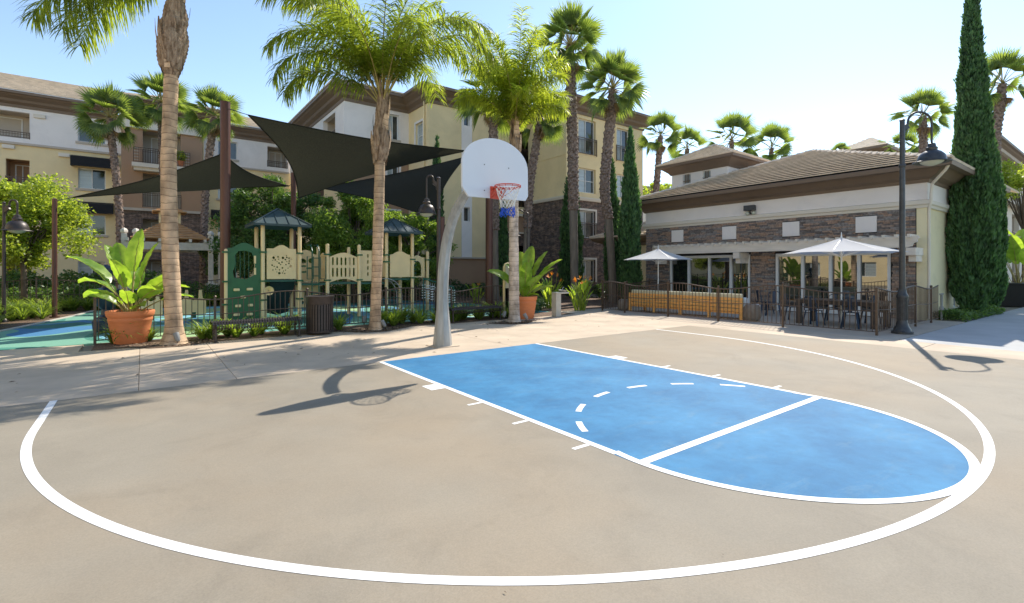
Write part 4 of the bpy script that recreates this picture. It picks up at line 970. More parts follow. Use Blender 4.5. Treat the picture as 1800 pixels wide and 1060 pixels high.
# ================================================================== BENCHES, BIN, POTS
def bench():
    t = empty('bench', (0, 0, 0)); n = 34; L_ = 1.95
    for i in range(n):
        x = -L_/2+.03+(L_-.06)*i/(n-1); mb = MB()
        pts_ = [(.0+.22*cos(a) if False else 0, 0) for a in (0,)]
        pr = [(-.22, .29), (-.26, .33), (-.27, .40), (-.235, .455), (-.18, .468), (-.08, .448), (.08, .448), (.18, .465), (.225, .455), (.25, .41), (.235, .36)]
        for (a, b), (c_, d_) in zip(pr, pr[1:]): mb.beam((x, a, b), (x, c_, d_), .036, .01, up=(1, 0, 0) if False else (0, 0, 1))
        if i == 0: me = mb.mesh('slat', 'metal_b')
        piece('slat', me, t, (x+L_/2-.03, 0, 0))
    for s in (-1, 1):
        mb = MB(); mb.tube([(s*.9, -.22, 0), (s*.9, -.22, .40)], .026, 8); mb.tube([(s*.9, .22, 0), (s*.9, .22, .40)], .026, 8); mb.tube([(s*.9, -.22, .40), (s*.9, .22, .40)], .024, 8); mb.box(s*.9-.05, s*.9+.05, -.28, -.16, 0, .012); mb.box(s*.9-.05, s*.9+.05, .16, .28, 0, .012)
        mb.build('leg', 'metal_b', t, smooth=True)
    for y in (-.22, .22, 0):
        mb = MB(); mb.tube([(-L_/2+.05, y, .42 if y else .43), (L_/2-.05, y, .42 if y else .43)], .016, 8); mb.build('rail', 'metal_b', t, smooth=True)
    return t
b = bench(); b.location = (-3.02, 4.72, 0); tag(b, 'dark ribbed metal bench between the left palm and the trash can', 'bench', 'ribbed metal benches')
b2 = copy_tree(b); b2.location = ((xony(790, 4.75)+xony(884, 4.75))/2, 4.95, 0); tag(b2, 'dark ribbed metal bench behind the curved hoop pole', 'bench')
x, y = gp(565, 588)
t = empty('trash_can', (x, y+.15, 0), 'round dark metal trash can with vertical slats beside the bench', 'trash can')
sm = MB().box(-.022, .022, -.006, .006, .07, .82).mesh('slat', 'metal_b')
for k in range(30):
    a = 2*pi*k/30; piece('slat', sm, t, (.325*cos(a), .325*sin(a), 0), rot=(0, 0, a+pi/2))
MB().lathe([(.335, .78), (.345, .80), (.345, .95), (.36, .97), (.36, .985), (.25, 1.0), (.23, .99), (.3, .94), (.3, .78)], 36, caps=False).build('top_ring', 'metal_b', t, smooth=True)
MB().lathe([(.34, .05), (.345, .06), (.345, .10), (.32, .11)], 36).build('bottom_ring', 'metal_b', t, smooth=True)
MB().lathe([(.28, .08), (.29, .9), (.27, .9), (.26, .1)], 28).build('liner', mat('black_liner', (.012, .012, .012), .7), t, smooth=True)
def pot(s=1.0, H=.78, R0=.40, R1=.56):
    mb = MB(); prof = [(R0-.02, 0), (R0, .02), (R0+(R1-R0)*.45, H*.45), (R0+(R1-R0)*.68, H*.70), (R0+(R1-R0)*.70, H*.705), (R0+(R1-R0)*.72, H*.73), (R1-.045, H*.80), (R1-.025, H*.83), (R1-.01, H*.87), (R1, H*.97), (R1-.01, H), (R1-.06, H), (R1-.08, H*.9), (R1-.1, H*.8)]
    mb.lathe(prof, 48, caps=False); mb.add([], []); return mb
paddle_cache = {}
def paddle(L_, Wd, pet, e0, bend, seed):
    """bird of paradise leaf on a stalk: leaves along +x, starts at elevation e0"""
    rnd = random.Random(seed); vs = []; fs = []; n = 12
    pts_ = []; p = Vector((0, 0, 0)); e = e0; seg = pet/8
    for i in range(9):
        pts_.append(p.copy()); p = p+Vector((cos(e), 0, sin(e)))*seg; e -= bend*.35/8
    base = pts_[-1].copy(); st = MB(); st.tube(pts_, [.020*(1-.4*i/8) for i in range(9)], 6)
    e2 = e; seg = L_/n; p = base.copy(); tw = rnd.uniform(-.5, .5)
    mid = []
    for i in range(n+1):
        mid.append((p.copy(), e2)); p = p+Vector((cos(e2), 0, sin(e2)))*seg; e2 -= bend*.65/n*(1+i*.12)
    lf = MB(); rows = []
    for i, (p, ee) in enumerate(mid):
        t_ = i/n; w = Wd/2*(sin(pi*min(1, t_**.8*.97+.03))**.62)*(1 if i < n else .05)
        nrm = Vector((-sin(ee), 0, cos(ee))); side = Vector((0, 1, 0))*cos(tw)+nrm*sin(tw)
        up = nrm*cos(tw)-Vector((0, 1, 0))*sin(tw)
        fold = .32
        rows.append([p+side*w*s_+up*(abs(s_)*w*fold)+up*(.012*sin(i*2.2+s_*3)) for s_ in (-1, -.5, 0, .5, 1)])
    for r_ in rows: vs += r_
    for i in range(n):
        for k in range(4): a = i*5+k; fs.append((a, a+1, a+6, a+5))
    lf.add(vs, fs); rb = MB(); rb.tube([q[0]-Vector((0, 0, .004)) for q in mid[:-1]], [.012*(1-.85*i/n) for i in range(n)], 5)
    return st, lf, rb
def bop(name, loc, label, specs, group=None, cat='potted plant', stalk='rachis'):
    t = empty(name, loc, label, cat, group)
    for i, (az, L_, Wd, pet, e0, bend) in enumerate(specs):
        st, lf, rb = paddle(L_*1.12, Wd*1.3, pet*1.05, R(e0), R(bend), i*7+3)
        r0 = .10*((i*37) % 10)/10
        o = lf.build('leaf', 'leaf_bop', t, loc=(r0*cos(R(az)), r0*sin(R(az)), 0), rz=R(az), smooth=2)
        st.add(rb.v, rb.f); s_ = st.build('stalk', stalk, o, smooth=2)
    return t
def rels(a): return a   # azimuths below are measured from image-right, turned into plan directions
def potted(px, py, Hh, R0, R1, specs, lab1, lab2, dy=0):
    x, y = gp(px, py); y += dy
    t = empty('terracotta_pot', (x, y, 0), lab1, 'plant pot', 'large terracotta pots'); pot(1, Hh, R0, R1).build('pot', 'terra', t, smooth=True)
    MB().lathe([(.01, Hh*.86), (R1-.085, Hh*.86)], 32, caps=False).build('soil', 'soil', t)
    return bop('bird_of_paradise', (x, y, Hh*.86), lab2, [(math.degrees(-YAW)+a, L_, w, p, e, b) for a, L_, w, p, e, b in specs])
potted(229, 606, .74, .31, .455, [
 (100, .95, .34, .95, 84, 14), (165, .80, .30, .85, 77, 22), (185, 1.0, .36, .80, 66, 40), (176, .85, .30, .62, 62, 60), (150, .8, .3, .85, 80, 20), (20, .85, .32, .75, 82, 16),
 (-80, .7, .32, .65, 74, 26), (172, .8, .26, .42, 55, 62), (5, .75, .30, .52, 64, 40), (-20, .7, .3, .48, 55, 48), (8, .72, .3, .62, 48, 42), (-60, .5, .26, .30, 62, 34),
 (-110, .5, .24, .28, 66, 40), (40, .6, .26, .5, 70, 30), (80, .7, .3, .5, 60, 40), (-140, .5, .22, .3, 58, 44), (-30, .45, .22, .2, 50, 50), (12, .6, .22, .62, 38, 42), (120, .8, .3, .6, 70, 40)],
 'large terracotta pot at left beside the ringed palm trunk', 'broad leaved plant in the left terracotta pot, its tallest leaf upright', dy=.35)
potted(931, 561, .76, .33, .45, [
 (0, 1.0, .34, .75, 58, 22), (20, .9, .34, .8, 72, 16), (-10, .85, .32, .5, 62, 26), (60, .9, .34, .9, 80, 16), (172, .85, .34, .62, 60, 40), (165, .7, .3, .55, 76, 20),
 (-80, .8, .34, .45, 78, 14), (-120, .6, .3, .3, 72, 24), (-40, .7, .3, .3, 66, 26), (5, .5, .24, .25, 56, 30), (-70, .45, .22, .1, 70, 30), (-100, .5, .22, .1, 60, 30), (100, .9, .34, .75, 80, 22), (140, .8, .3, .6, 70, 30), (15, .7, .28, .3, 45, 34), (-25, .4, .2, .1, 50, 50)],
 'terracotta pot right of the pale palm trunk', 'broad leaved plant in the right terracotta pot, leaves fanned to the right', dy=.3)
# ================================================================== PATIO FURNITURE
def umbrella(x, y, zr, zt, r, lab):
    t = empty('patio_umbrella', (x, y, 0), lab, 'umbrella', 'white patio umbrellas'); N8 = 8
    for k in range(N8):
        a0, a1 = 2*pi*k/N8+.2, 2*pi*(k+1)/N8+.2; vs = []; nr, nc = 6, 6
        for i in range(nr+1):
            q = i/nr
            for j in range(nc+1):
                a = a0+(a1-a0)*j/nc; sg = sin(pi*j/nc)
                rr_ = r*q*(1-.06*sg*q); rr_ *= cos((a1-a0)/2)/cos(a-(a0+a1)/2)
                vs.append((rr_*cos(a), rr_*sin(a), zt-(zt-zr)*(q**.88)-.07*sg*q*(1-q)*1.5+.02*sg*q*q))
        fs = [(i*(nc+1)+j, i*(nc+1)+j+1, (i+1)*(nc+1)+j+1, (i+1)*(nc+1)+j) for i in range(nr) for j in range(nc)]
        MB().add(vs, fs).build('canopy_panel', 'cloth', t, smooth=2)
    mb = MB(); mb.tube([(0, 0, 0), (0, 0, zt+.05)], .022, 12); mb.build('pole', 'whitef', t, smooth=True)
    MB().lathe([(.02, 0), (.03, .02), (.015, .06), (.012, .14), (.004, .18)], 10, (0, 0, zt)).build('finial', 'whitef', t, smooth=True)
    for k in range(N8):
        a = 2*pi*k/N8+.2; mb = MB(); mb.beam((.03*cos(a), .03*sin(a), zt-.04), (r*.97*cos(a), r*.97*sin(a), zr-.005), .015, .02); mb.beam((.04*cos(a), .04*sin(a), zr-.1), (r*.5*cos(a), r*.5*sin(a), zt-(zt-zr)*(.5**.88)-.04), .012, .016)
        mb.build('rib', 'whitef', t)
    return t
U1 = (12.0, yonx(1157, 12.0)); U2 = (11.6, yonx(1479, 11.6))
umbrella(*U1, zat(457, *U1), zat(437, *U1), 1.48, 'smaller looking white umbrella at the left end of the patio, next to the cypress')
umbrella(*U2, zat(445, *U2), zat(418, *U2), 1.62, 'white umbrella over the dark table, nearest the lamp post')
def table(x, y, lab, sx=.6, sy=1.1, h=.75):
    t = empty('patio_table', (x, y, 0), lab, 'table')
    for k in range(7):
        MB().box(-sx+2*sx*k/7+.004, -sx+2*sx*(k+1)/7-.004, -sy, sy, h-.04, h).build('tabletop_board', 'tabletop', t)
    for a in (-1, 1):
        for b in (-1, 1): MB().box(a*(sx-.1)-.07, a*(sx-.1)+.07, b*(sy-.12)-.07, b*(sy-.12)+.07, 0, h-.045).build('leg', 'tabletop', t)
    MB().box(-sx+.05, sx-.05, -sy+.05, sy-.05, h-.13, h-.042).build('apron', 'tabletop', t)
    return t
table(U2[0], U2[1], 'dark square legged table under the right umbrella')
def chair():
    t = empty('patio_chair', (0, 0, 0)); s = .19
    mb = MB(); mb.box(-.19, .19, -.18, .18, .44, .455); mb.build('seat', 'bluech', t, bevel=.006)
    for a in (-1, 1):
        for b in (-1, 1):
            mb = MB(); mb.beam((a*.15, b*.15, .44), (a*.21, b*.22, 0), .045, .02); mb.build('leg', 'bluech', t)
    mb = MB(); pts_ = [(-.17, .18, .45), (-.175, .21, .65), (-.15, .235, .82), (-.08, .245, .86), (.08, .245, .86), (.15, .235, .82), (.175, .21, .65), (.17, .18, .45)]
    mb.tube(pts_, .012, 8); mb.build('back_frame', 'bluech', t, smooth=True)
    mb = MB(); mb.beam((0, .18, .45), (0, .24, .86), .10, .008, up=(0, 1, 0)); mb.build('backrest', 'bluech', t)
    return t
ch0 = chair(); spots = [(-.75, -.5, pi/2+.2, 'dark blue metal chair at the court side of the umbrella table, nearest the lamp post'), (-.80, .45, pi/2-.1, 'dark blue metal chair at the court side of the umbrella table, left one'),
 (.8, -.5, -pi/2, 'dark blue metal chair behind the umbrella table, right one'), (.8, .5, -pi/2+.2, 'dark blue metal chair behind the umbrella table, left one'), (0, -1.35, pi, 'dark blue metal chair at the right end of the umbrella table'), (.1, 1.4, .1, 'dark blue metal chair at the left end of the umbrella table')]
for i, (dx, dy, a, lab) in enumerate(spots):
    o = ch0 if i == 0 else copy_tree(ch0)
    o.location = (U2[0]+dx, U2[1]+dy, 0); o.rotation_euler = (0, 0, a); tag(o, lab, 'chair', 'dark blue metal chairs')
# sofa with its back to the fence
SX = 10.35; sy0, sy1 = yonx(1303, SX), yonx(1108, SX)
t = empty('outdoor_sofa', (SX, (sy0+sy1)/2, 0), 'long orange timber sofa with cream cushions, its back against the patio fence', 'sofa')
nb = 4
for i in range(nb+1):
    y = sy0+(sy1-sy0)*i/nb; MB().box(SX-.04, SX+.03, y-.045, y+.045, 0, .74).build('back_post', 'teak', t, True)
for k, z in enumerate((.28, .40, .52, .64)):
    for i in range(nb):
        y0 = sy0+(sy1-sy0)*i/nb+.05; y1 = sy0+(sy1-sy0)*(i+1)/nb-.05
        MB().box(SX-.02, SX+.01, y0, y1, z, z+.095).build('back_slat', 'teak', t, True)
for i in range(nb):
    y0 = sy0+(sy1-sy0)*i/nb+.02; y1 = sy0+(sy1-sy0)*(i+1)/nb-.02
    MB().box(SX+.035, SX+.20, y0, y1, .42, .86).build('back_cushion', 'cush', t, True, bevel=.03)
    MB().box(SX+.2, SX+.8, y0, y1, .27, .43).build('seat_cushion', 'cush', t, True, bevel=.03)
MB().box(SX+.035, SX+.82, sy0+.02, sy1-.02, .2, .265).build('seat_frame', 'teak', t, True)
for y in (sy0+.1, sy1-.1): MB().box(SX+.74, SX+.81, y-.04, y+.04, 0, .2).build('leg', 'teak', t, True)
y = yonx(1312, SX+.8); t = empty('cushion', (SX+.9, y, 0), 'white rounded cushions stacked at the right end of the sofa', 'cushion')
MB().box(SX+.45, SX+1.1, y-.35, y+.05, .22, .5).build('seat_cushion', 'cushw', t, True, bevel=.06); MB().box(SX+.45, SX+.7, y-.15, y+.15, .5, .72).build('back_cushion', 'cushw', t, True, bevel=.06)
for px_, X_, lab, k in ((1322, 10.55, 'rounded grey stone stool right of the sofa behind the fence', 1.0), (1096, 10.4, 'rounded grey stone stool left of the sofa behind the fence', .85)):
    o = MB().lathe([(.14, 0), (.24, .05), (.29, .2), (.26, .42), (.2, .52), (.14, .54)], 20, (0, 0, 0)).build('stone_stool', 'stonepot', loc=(X_, yonx(px_, X_), 0), smooth=True); o.scale = (k, k, k); tag(o, lab, 'stool')
# dark armchairs by the stone pier
for px_, X_, lab in ((1343, 13.6, 'black patio chair in front of the clubhouse stone pier'), (1360, 13.0, 'black patio chair beside the clubhouse glass door')):
    o = copy_tree(ch0); o.location = (X_, yonx(px_, X_), 0); o.rotation_euler = (0, 0, 1.0 if px_ < 1350 else -1.2); o.scale = (1.15, 1.15, 1.0); tag(o, lab, 'chair')
# concrete drinking fountain and others by the bed
x, y = gp(978, 556)
t = empty('drinking_fountain', (x, y, 0), 'pale concrete drinking fountain post with side basin, right of the potted plant', 'drinking fountain')
MB().box(-.12, .12, -.12, .12, 0, .80).build('pillar', 'kerb', t, bevel=.01); MB().box(-.12, .5, -.13, .13, .80, .86).build('top_slab', 'kerb', t, bevel=.01)
MB().lathe([(.05, 0), (.13, .03), (.17, .08), (.15, .08), (.1, .04)], 20, (.32, 0, .85)).build('basin', 'galv', t, smooth=True); MB().tube([(.3, 0, .9), (.3, 0, 1.0), (.36, 0, 1.03)], .014, 8).build('spout', 'galv', t, smooth=True)
def uplight(px_, py_, lab, a=0, s=1):
    x, y = gp(px_, py_); t = empty('ground_spotlight', (x, y, 0), lab, 'spotlight', 'palm uplights')
    MB().tube([(0, 0, 0), (0, 0, .14)], .014, 8).build('stake', 'metal_k', t)
    h = MB(); d = Vector((cos(a)*.5, sin(a)*.5, .85)).normalized(); p = Vector((0, 0, .15)); h.tube([p-d*.07, p-d*.04, p+d*.10, p+d*.13], [.03, .05, .06, .06], 14); h.build('lamp_head', 'pvc', t, smooth=True)
uplight(312, 607, 'small grey spotlight at the foot of the left palm', 2); uplight(675, 580, 'small grey spotlight right of the middle palm foot', 2.4); uplight(640, 572, 'small dark spotlight left of the middle palm foot', 1); uplight(925, 566, 'small grey spotlight between the pale palm and the right pot', 2.4); uplight(886, 562, 'small dark spotlight left of the pale palm foot', .6)
x, y = gp(1655, 561)
t = empty('standpipe', (xony(1655, Y0-.25), Y0-.25, 0), 'grey utility standpipe with cross handle beside the clubhouse end wall', 'standpipe')
MB().tube([(0, 0, 0), (0, 0, .85)], .035, 10).build('pipe', 'pvc', t, smooth=True); MB().tube([(-.2, 0, .85), (.2, 0, .85)], .025, 8).build('handle', 'pvc', t); MB().lathe([(.06, 0), (.07, .05), (.05, .12)], 12, (0, 0, .32)).build('valve', 'pvc', t, smooth=True)
xq, yq = dp(1783, 22.5)
t = empty('planter_box', (xq, yq, 0), 'square black planter box at the far right under the banana leaves', 'planter')
MB().box(-.8, .8, -.6, .6, 0, 1.0).build('box', mat('black_planter', (.014, .014, .016), .6), t, bevel=.02); MB().box(-.84, .84, -.64, .64, 1.0, 1.05).build('rim', 'metal_k', t, bevel=.01)
# ================================================================== PLAYGROUND
PS = empty('play_structure', (0, 9.2, 0), 'cream and green play structure with two hip roofed towers joined by a slotted bridge', 'playground')
XA, XB, XC, XD, XE, XF, XG = -2.2, -1.1, -.2, .9, 1.92, 2.95, 4.0
YF, YB = 8.7, 9.8
def post(x, y, z, r=.062, cap=True):
    mb = MB(); mb.tube([(x, y, 0), (x, y, z-.05), (x, y, z-.02), (x, y, z)], [r, r, r*.8, r*.35], 14); mb.build('post', 'cream', PS, True, smooth=True)
for x in (XA, XB): post(x, YF, 3.1); post(x, YB, 3.1)
for x in (XE, XF): post(x, YF, 3.05); post(x, YB, 3.05)
for x in (XC, XD): post(x, YF, 2.55); post(x, YB, 2.5)
post(XG, 9.5, 2.4); post(XA-1.02, YF, 2.3, .05)
def proof(xa, xb, ya, yb, ze, zt):
    e = .30; x0, x1, y0, y1 = xa-e, xb+e, ya-e, yb+e; c = ((xa+xb)/2, (ya+yb)/2, zt)
    q = [(x0, y1), (x0, y0), (x1, y0), (x1, y1)]
    mb = MB(); v = [(a, b, ze) for a, b in q]+[(a, b, ze-.07) for a, b in q]+[c, (c[0], c[1], zt-.07)]
    mb.add(v, [(0, 1, 8), (1, 2, 8), (2, 3, 8), (3, 0, 8), (4, 9, 5), (5, 9, 6), (6, 9, 7), (7, 9, 4), (0, 4, 5, 1), (1, 5, 6, 2), (2, 6, 7, 3), (3, 7, 4, 0)])
    r_ = mb.build('roof', 'playroof', PS, True); C_ = Vector(c)
    for i in range(4):
        a, b = Vector((*q[i], ze)), Vector((*q[(i+1) % 4], ze)); mid = (a+b)/2
        s = MB(); s.beam(a+Vector((0, 0, .01)), C_+Vector((0, 0, .012)), .05, .03); s.build('seam', 'playroof', r_, True)
        for f in (.2, .4, .6, .8):
            p = a.lerp(b, f); k = 1-abs(f-.5)*2; top = p+(C_-mid)*(k)  # hits the hip
            s = MB(); s.beam(p+Vector((0, 0, .01)), top+Vector((0, 0, .01)), .018, .03); s.build('seam', 'playroof', r_, True)
proof(XA, XB, YF, YB, 3.12, 3.68); proof(XE, XF, YF, YB, 3.07, 3.62)
fy = lambda y: (lambda a, b, c: (a, y+c, b))
fx = lambda x: (lambda a, b, c: (x+c, a, b))
def arch(a0, a1, z0, z1, rise, n=14, lo=0, flat=.22):
    top = []
    for k in range(n+1):
        t = k/n; s = 0 if t < flat or t > 1-flat else sin(pi*(t-flat)/(1-2*flat))**1.2
        top.append((a1+(a0-a1)*t, z1+rise*s))
    return [(a0, z0)]+([((a0+(a1-a0)*k/8), z0+lo*sin(pi*k/8)) for k in range(1, 8)] if lo else [])+[(a1, z0)]+top
def pan(name, outer, holes, mapf, m='cream', th=.035):
    mb = MB(); panel(mb, outer, holes, th, mapf); return mb.build(name, m, PS, True, bevel=.006)
random.seed(8)
# tower 1 dotted panel
dots = []
while len(dots) < 34:
    a, b = random.uniform(-.34, .34), random.uniform(-.3, .3); r = random.choice((.017, .022, .028, .042))
    if (a/.36)**2+(b/.32)**2 < 1 and all(hypot(a-q[0], b-q[1]) > r+q[2]+.014 for q in dots): dots.append((a, b, r))
cxp = (XA+XB)/2
pan('dotted_panel', arch(XA+.11, XB-.11, 1.36, 2.34, .12), [circ(cxp+a, 1.83+b, r, 9) for a, b, r in dots], fy(YF))
o = circ(cxp, 1.83, .41, 28, .37); i_ = circ(cxp, 1.83, .385, 28, .345); 
pan('panel_border', o, [i_], fy(YF-.022), th=.012)
0 and pan('rear_panel', arch(XA+.1, XB-.1, 1.36, 2.2, .1), [slot(cxp+d, 1.75, .08, .5) for d in (-.3, -.15, 0, .15, .3)], fy(YB))
pan('side_panel', arch(YF+.1, YB-.1, 1.36, 2.2, .1), [slot(9.25+d, 1.75, .08, .5) for d in (-.3, -.1, .1, .3)], fx(XB)) if False else None
for x0, x1, z in ((XA, XB, 1.33), (XB, XC, 1.2), (XC, XD, 1.22), (XD, XE, 1.2), (XE, XF, 1.33)):
    MB().box(x0, x1, YF+.02, YB, z-.06, z).build('deck', 'teal', PS, True)
# green climbing panel on the left, leaf shaped window
xl, xr = XA-.98, XA-.07
wob = [(.17, 1.42), (.5, 1.36), (.72, 1.48), (.76, 1.8), (.71, 2.05), (.66, 2.2), (.5, 2.25), (.3, 2.24), (.19, 2.1), (.22, 1.85), (.15, 1.62)]
g = pan('climbing_panel', arch(xl, xr, .05, 2.33, .17, flat=.12), [[(xl+a, b) for a, b in wob]], fy(YF), 'green', .04)
for a, b, w in ((.24, 1.05, .17), (.60, 1.06, .17), (.42, .82, .15), (.28, .55, .16), (.62, .56, .14), (.24, .28, .17), (.60, .28, .17)):
    h = MB(); h.box(xl+a-w/2, xl+a+w/2, YF-.09, YF-.025, b-.045, b+.035); h.build('hand_hold', 'cream', g, True, bevel=.02)
for f in (.25, .38, .5, .62): MB().tube([(xl+f, YF+.25, 1.3), (xl+f, YF+.25, 2.3)], .016, 8).build('rung', 'teal', PS, True)
b = MB(); b.box(xl+.72, xl+.78, YF-.06, YF-.02, 1.5, 1.72); b.box(xl+.72, xl+.78, YF-.06, YF-.02, 1.85, 2.1); b.build('hand_hold', 'cream', g, True, bevel=.01)
# clamps on posts
cm = MB().box(-.10, .10, -.085, .085, -.025, .025).mesh('clamp', 'green')
for x, y, zs in ((XA, YF, (2.22, 1.3, .7)), (XB, YF, (2.2, 1.3, .7)), (XC, YF, (2.18, 1.3)), (XD, YF, (2.18, 1.3)), (XE, YF, (2.2, 1.95)), (XF, YF, (2.05, 1.35)), (XG, 9.5, (2.05, 1.3)), (XA-1.02, YF, (2.2, 1.3, .6)), (XA, YB, (2.2, 1.3)), (XB, YB, (2.2, 1.3))):
    for z in zs: piece('clamp', cm, PS, (x, y, z), world=True)
# play panel between tower one and the bridge with a face like cut-out
xm = (XB+XC)/2
pan('activity_panel', arch(XB+.08, XC-.05, 1.25, 2.2, .16, flat=.1), [circ(xm-.1, 1.95, .14, 14, .10), circ(xm+.2, 1.98, .10, 14, .09), slot(xm, 1.6, .06, .1)], fy(YB-.02))
mb = MB(); mb.lathe([(.03, 0), (.05, .02), (.13, .18), (.145, .2), (.12, .18), (.03, .05)], 18, caps=False)
o = mb.build('talk_tube', 'cream', PS, smooth=True); w = WO[PS.name]; o.location = (XA+.12-w[0], YF-.10-w[1], 1.0-w[2]); o.rotation_euler = (R(90), 0, 0)
MB().tube([(XA+.12, YF-.05, 1.0), (XA+.12, YF+.2, .95), (XA+.12, YF+.2, 0)], .035, 10).build('talk_pipe', 'cream', PS, True)
# slotted bridge rail, front and back
for y, nm in ((YF, 'bridge_panel'),):
    xs_ = [XC+.18+k*.145 for k in range(6)]
    pan(nm, arch(XC+.07, XD-.07, 1.22, 2.10, .15, flat=.0, lo=.12), [slot(a, 1.95, .062, .28) for a in xs_]+[slot(a, 1.57, .062, .32) for a in xs_], fy(y))
pan('slotted_panel', arch(YF+.1, YB-.1, 1.25, 2.15, .1), [slot(YF+.25+k*.2, 1.95, .07, .28) for k in range(4)]+[slot(YF+.25+k*.2, 1.55, .07, .3) for k in range(4)], fx(XC))
pan('slotted_panel', arch(XD+.1, XD+.5, 1.25, 2.35, .0), [slot(XD+.36, 1.5+.22*k, .05, .14) for k in range(4)], fy(YF+.12))
# dark pipe climber in front of the activity panel
mb = MB()
for dx in (0, .22): mb.tube([(xm-.05+dx, YF, .0), (xm-.05+dx, YF, 2.3), (xm-.05+dx, YF+.2, 2.5), (xm-.05+dx, YF+.55, 2.5)], .022, 8)
for k in range(7): mb.tube([(xm-.05, YF, .25+k*.3), (xm+.17, YF, .25+k*.3)], .018, 6)
for z0, z1, a, b in ((1.35, 2.1, -.22, -.02), (1.35, 2.1, .2, .38)): mb.tube([(xm+a, YF-.05, z0), (xm+a, YF-.05, z1), (xm+b, YF-.05, z1), (xm+b, YF-.05, z0), (xm+a, YF-.05, z0)], .016, 6)
mb.build('pipe_climber', 'teal', PS, True, smooth=True)
for a, z in ((-.3, 1.55), (-.3, 1.75), (-.12, 1.68)): MB().lathe([(.02, 0), (.09, .01), (.09, .05), (.02, .06)], 12, (xm+a, YF+.1, z)).build('spinner', 'green', PS, True)
# wavy dark slide under tower one leading back and a lower panel
mb = MB(); vs = []
for i in range(13):
    t = i/12; x = XA+.25+.05*sin(t*7); z = 1.25-1.15*t; y = YF+.3+t*.9
    for j in range(7): vs.append((x+.75*j/6, y, z+.10*abs(j-3)/3))
mb.add(vs, [(i*7+j, i*7+j+1, i*7+j+8, i*7+j+7) for i in range(12) for j in range(6)]); mb.build('slide', 'playroof', PS, True, smooth=2)
pan('low_panel', arch(XB+.1, XC-.08, .35, 1.12, .06), [slot(xm+d, .8, .10, .22) for d in (-.2, 0, .2)]+[slot(xm+d, .5, .08, .12) for d in (-.1, .12)], fy(YB-.1))
# tower 2
pan('plain_panel', arch(XE+.13, XF-.10, 1.38, 2.22, .13, flat=.1), [], fy(YF))
pan('side_panel', arch(YF+.1, YB-.1, 1.38, 2.15, .1), [], fx(XE-.0))
pan('arch_panel', arch(XF+.09, XG-.1, 1.35, 2.15, .08), [[(XF+.3, 1.4), (XF+.75, 1.4)]+[(XF+.525+.225*cos(t), 1.75+.25*sin(t)) for t in [pi*k/10 for k in range(11)]]], lambda a, b, c: (a, YF+.35+c+(a-XF)*.55, b))
mb = MB(); mb.tube([(XF+.1+.0, YF+.1, 1.4)]+[(XF+.32+.22*cos(t), YF+.1, 1.85+.3*sin(t)) for t in [pi-pi*k/10 for k in range(11)]]+[(XF+.54, YF+.1, 1.4)], .02, 8); mb.build('arch_rail', 'cream', PS, True, smooth=True)
for k in range(4):
    MB().lathe([(.02, 0), (.035, .0), (.035, .05), (.02, .05)], 10, (XF+.16, YF+.08, 1.5+.15*k)).build('bead', 'teal', PS, True)
# curved ladder by the palm
mb = MB()
for dy in (0, .45):
    mb.tube([(XE-.2+.0, YF-.25+dy*.0+0, 1.33)]+[(XE-.15+.62*sin(t), YF-.28+dy, .72+.62*cos(t)) for t in [pi*.5*k/8 for k in range(9)]]+[(XE+.50, YF-.28+dy, 0)], .018, 8)
for k in range(5):
    t = pi*.5*(k+1)/5.5; mb.tube([(XE-.15+.62*sin(t), YF-.28, .72+.62*cos(t)), (XE-.15+.62*sin(t), YF+.17, .72+.62*cos(t))], .016, 6)
for z in (.15, .38, .6): mb.tube([(XE+.49, YF-.28, z), (XE+.49, YF+.17, z)], .016, 6)
mb.build('curved_ladder', 'galv', PS, True, smooth=True)
mb = MB()
for z in (.35, .62, .9): mb.tube([(XE-.55, YF-.1, z), (XE+.45, YF-.1, z)], .016, 6)
mb.tube([(XE-.55, YF-.1, 0), (XE-.55, YF-.1, 1.3)], .02, 8); mb.build('step_rungs', 'teal', PS, True)
# pale chain climber right of tower two
CL = empty('chain_climber', (4.4, 9.3, 0), 'low pale chain net climber right of the second play tower', 'playground climber')
mb = MB(); gx0, gx1 = 3.55, 4.9
for k in range(8):
    x = gx0+(gx1-gx0)*k/7
    for j in range(6):
        z = .55+.10*j-.25*(k/7); mb.tube([(x-.07, 8.95, z), (x+.07, 8.95, z+.01)], .022, 5)
for k in range(15): x = gx0+(gx1-gx0)*k/14; mb.tube([(x, 8.95, .45-.2*k/14), (x, 8.95, 1.2-.25*k/14)], .007, 4)
mb.build('chain_net', 'whitef', CL, True)
mb = MB(); mb.tube([(gx0, 8.95, 0), (gx0, 8.95, 1.35)], .03, 8); mb.tube([(gx1, 8.95, 0), (gx1, 8.95, .95)], .03, 8); mb.tube([(gx0, 8.95, 1.3), (gx1, 8.95, .95)], .025, 8); mb.build('frame', 'teal', CL, True)
# sign frame by the pale palm
x, y = dp(899, 17.6)
t = empty('rules_sign', (x, y, 0), 'cream framed sign board between pale palm trunk and fence', 'sign')
mb = MB(); mb.tube([(-.33, 0, 0), (-.33, 0, 1.75), (-.28, 0, 1.84), (-.2, 0, 1.87), (.2, 0, 1.87), (.28, 0, 1.84), (.33, 0, 1.75), (.33, 0, 0)], .04, 10); mb.build('frame', 'cream', t, smooth=True)
MB().box(-.27, .27, -.015, .015, 1.0, 1.78).build('board', 'stucco_c', t, bevel=.004)
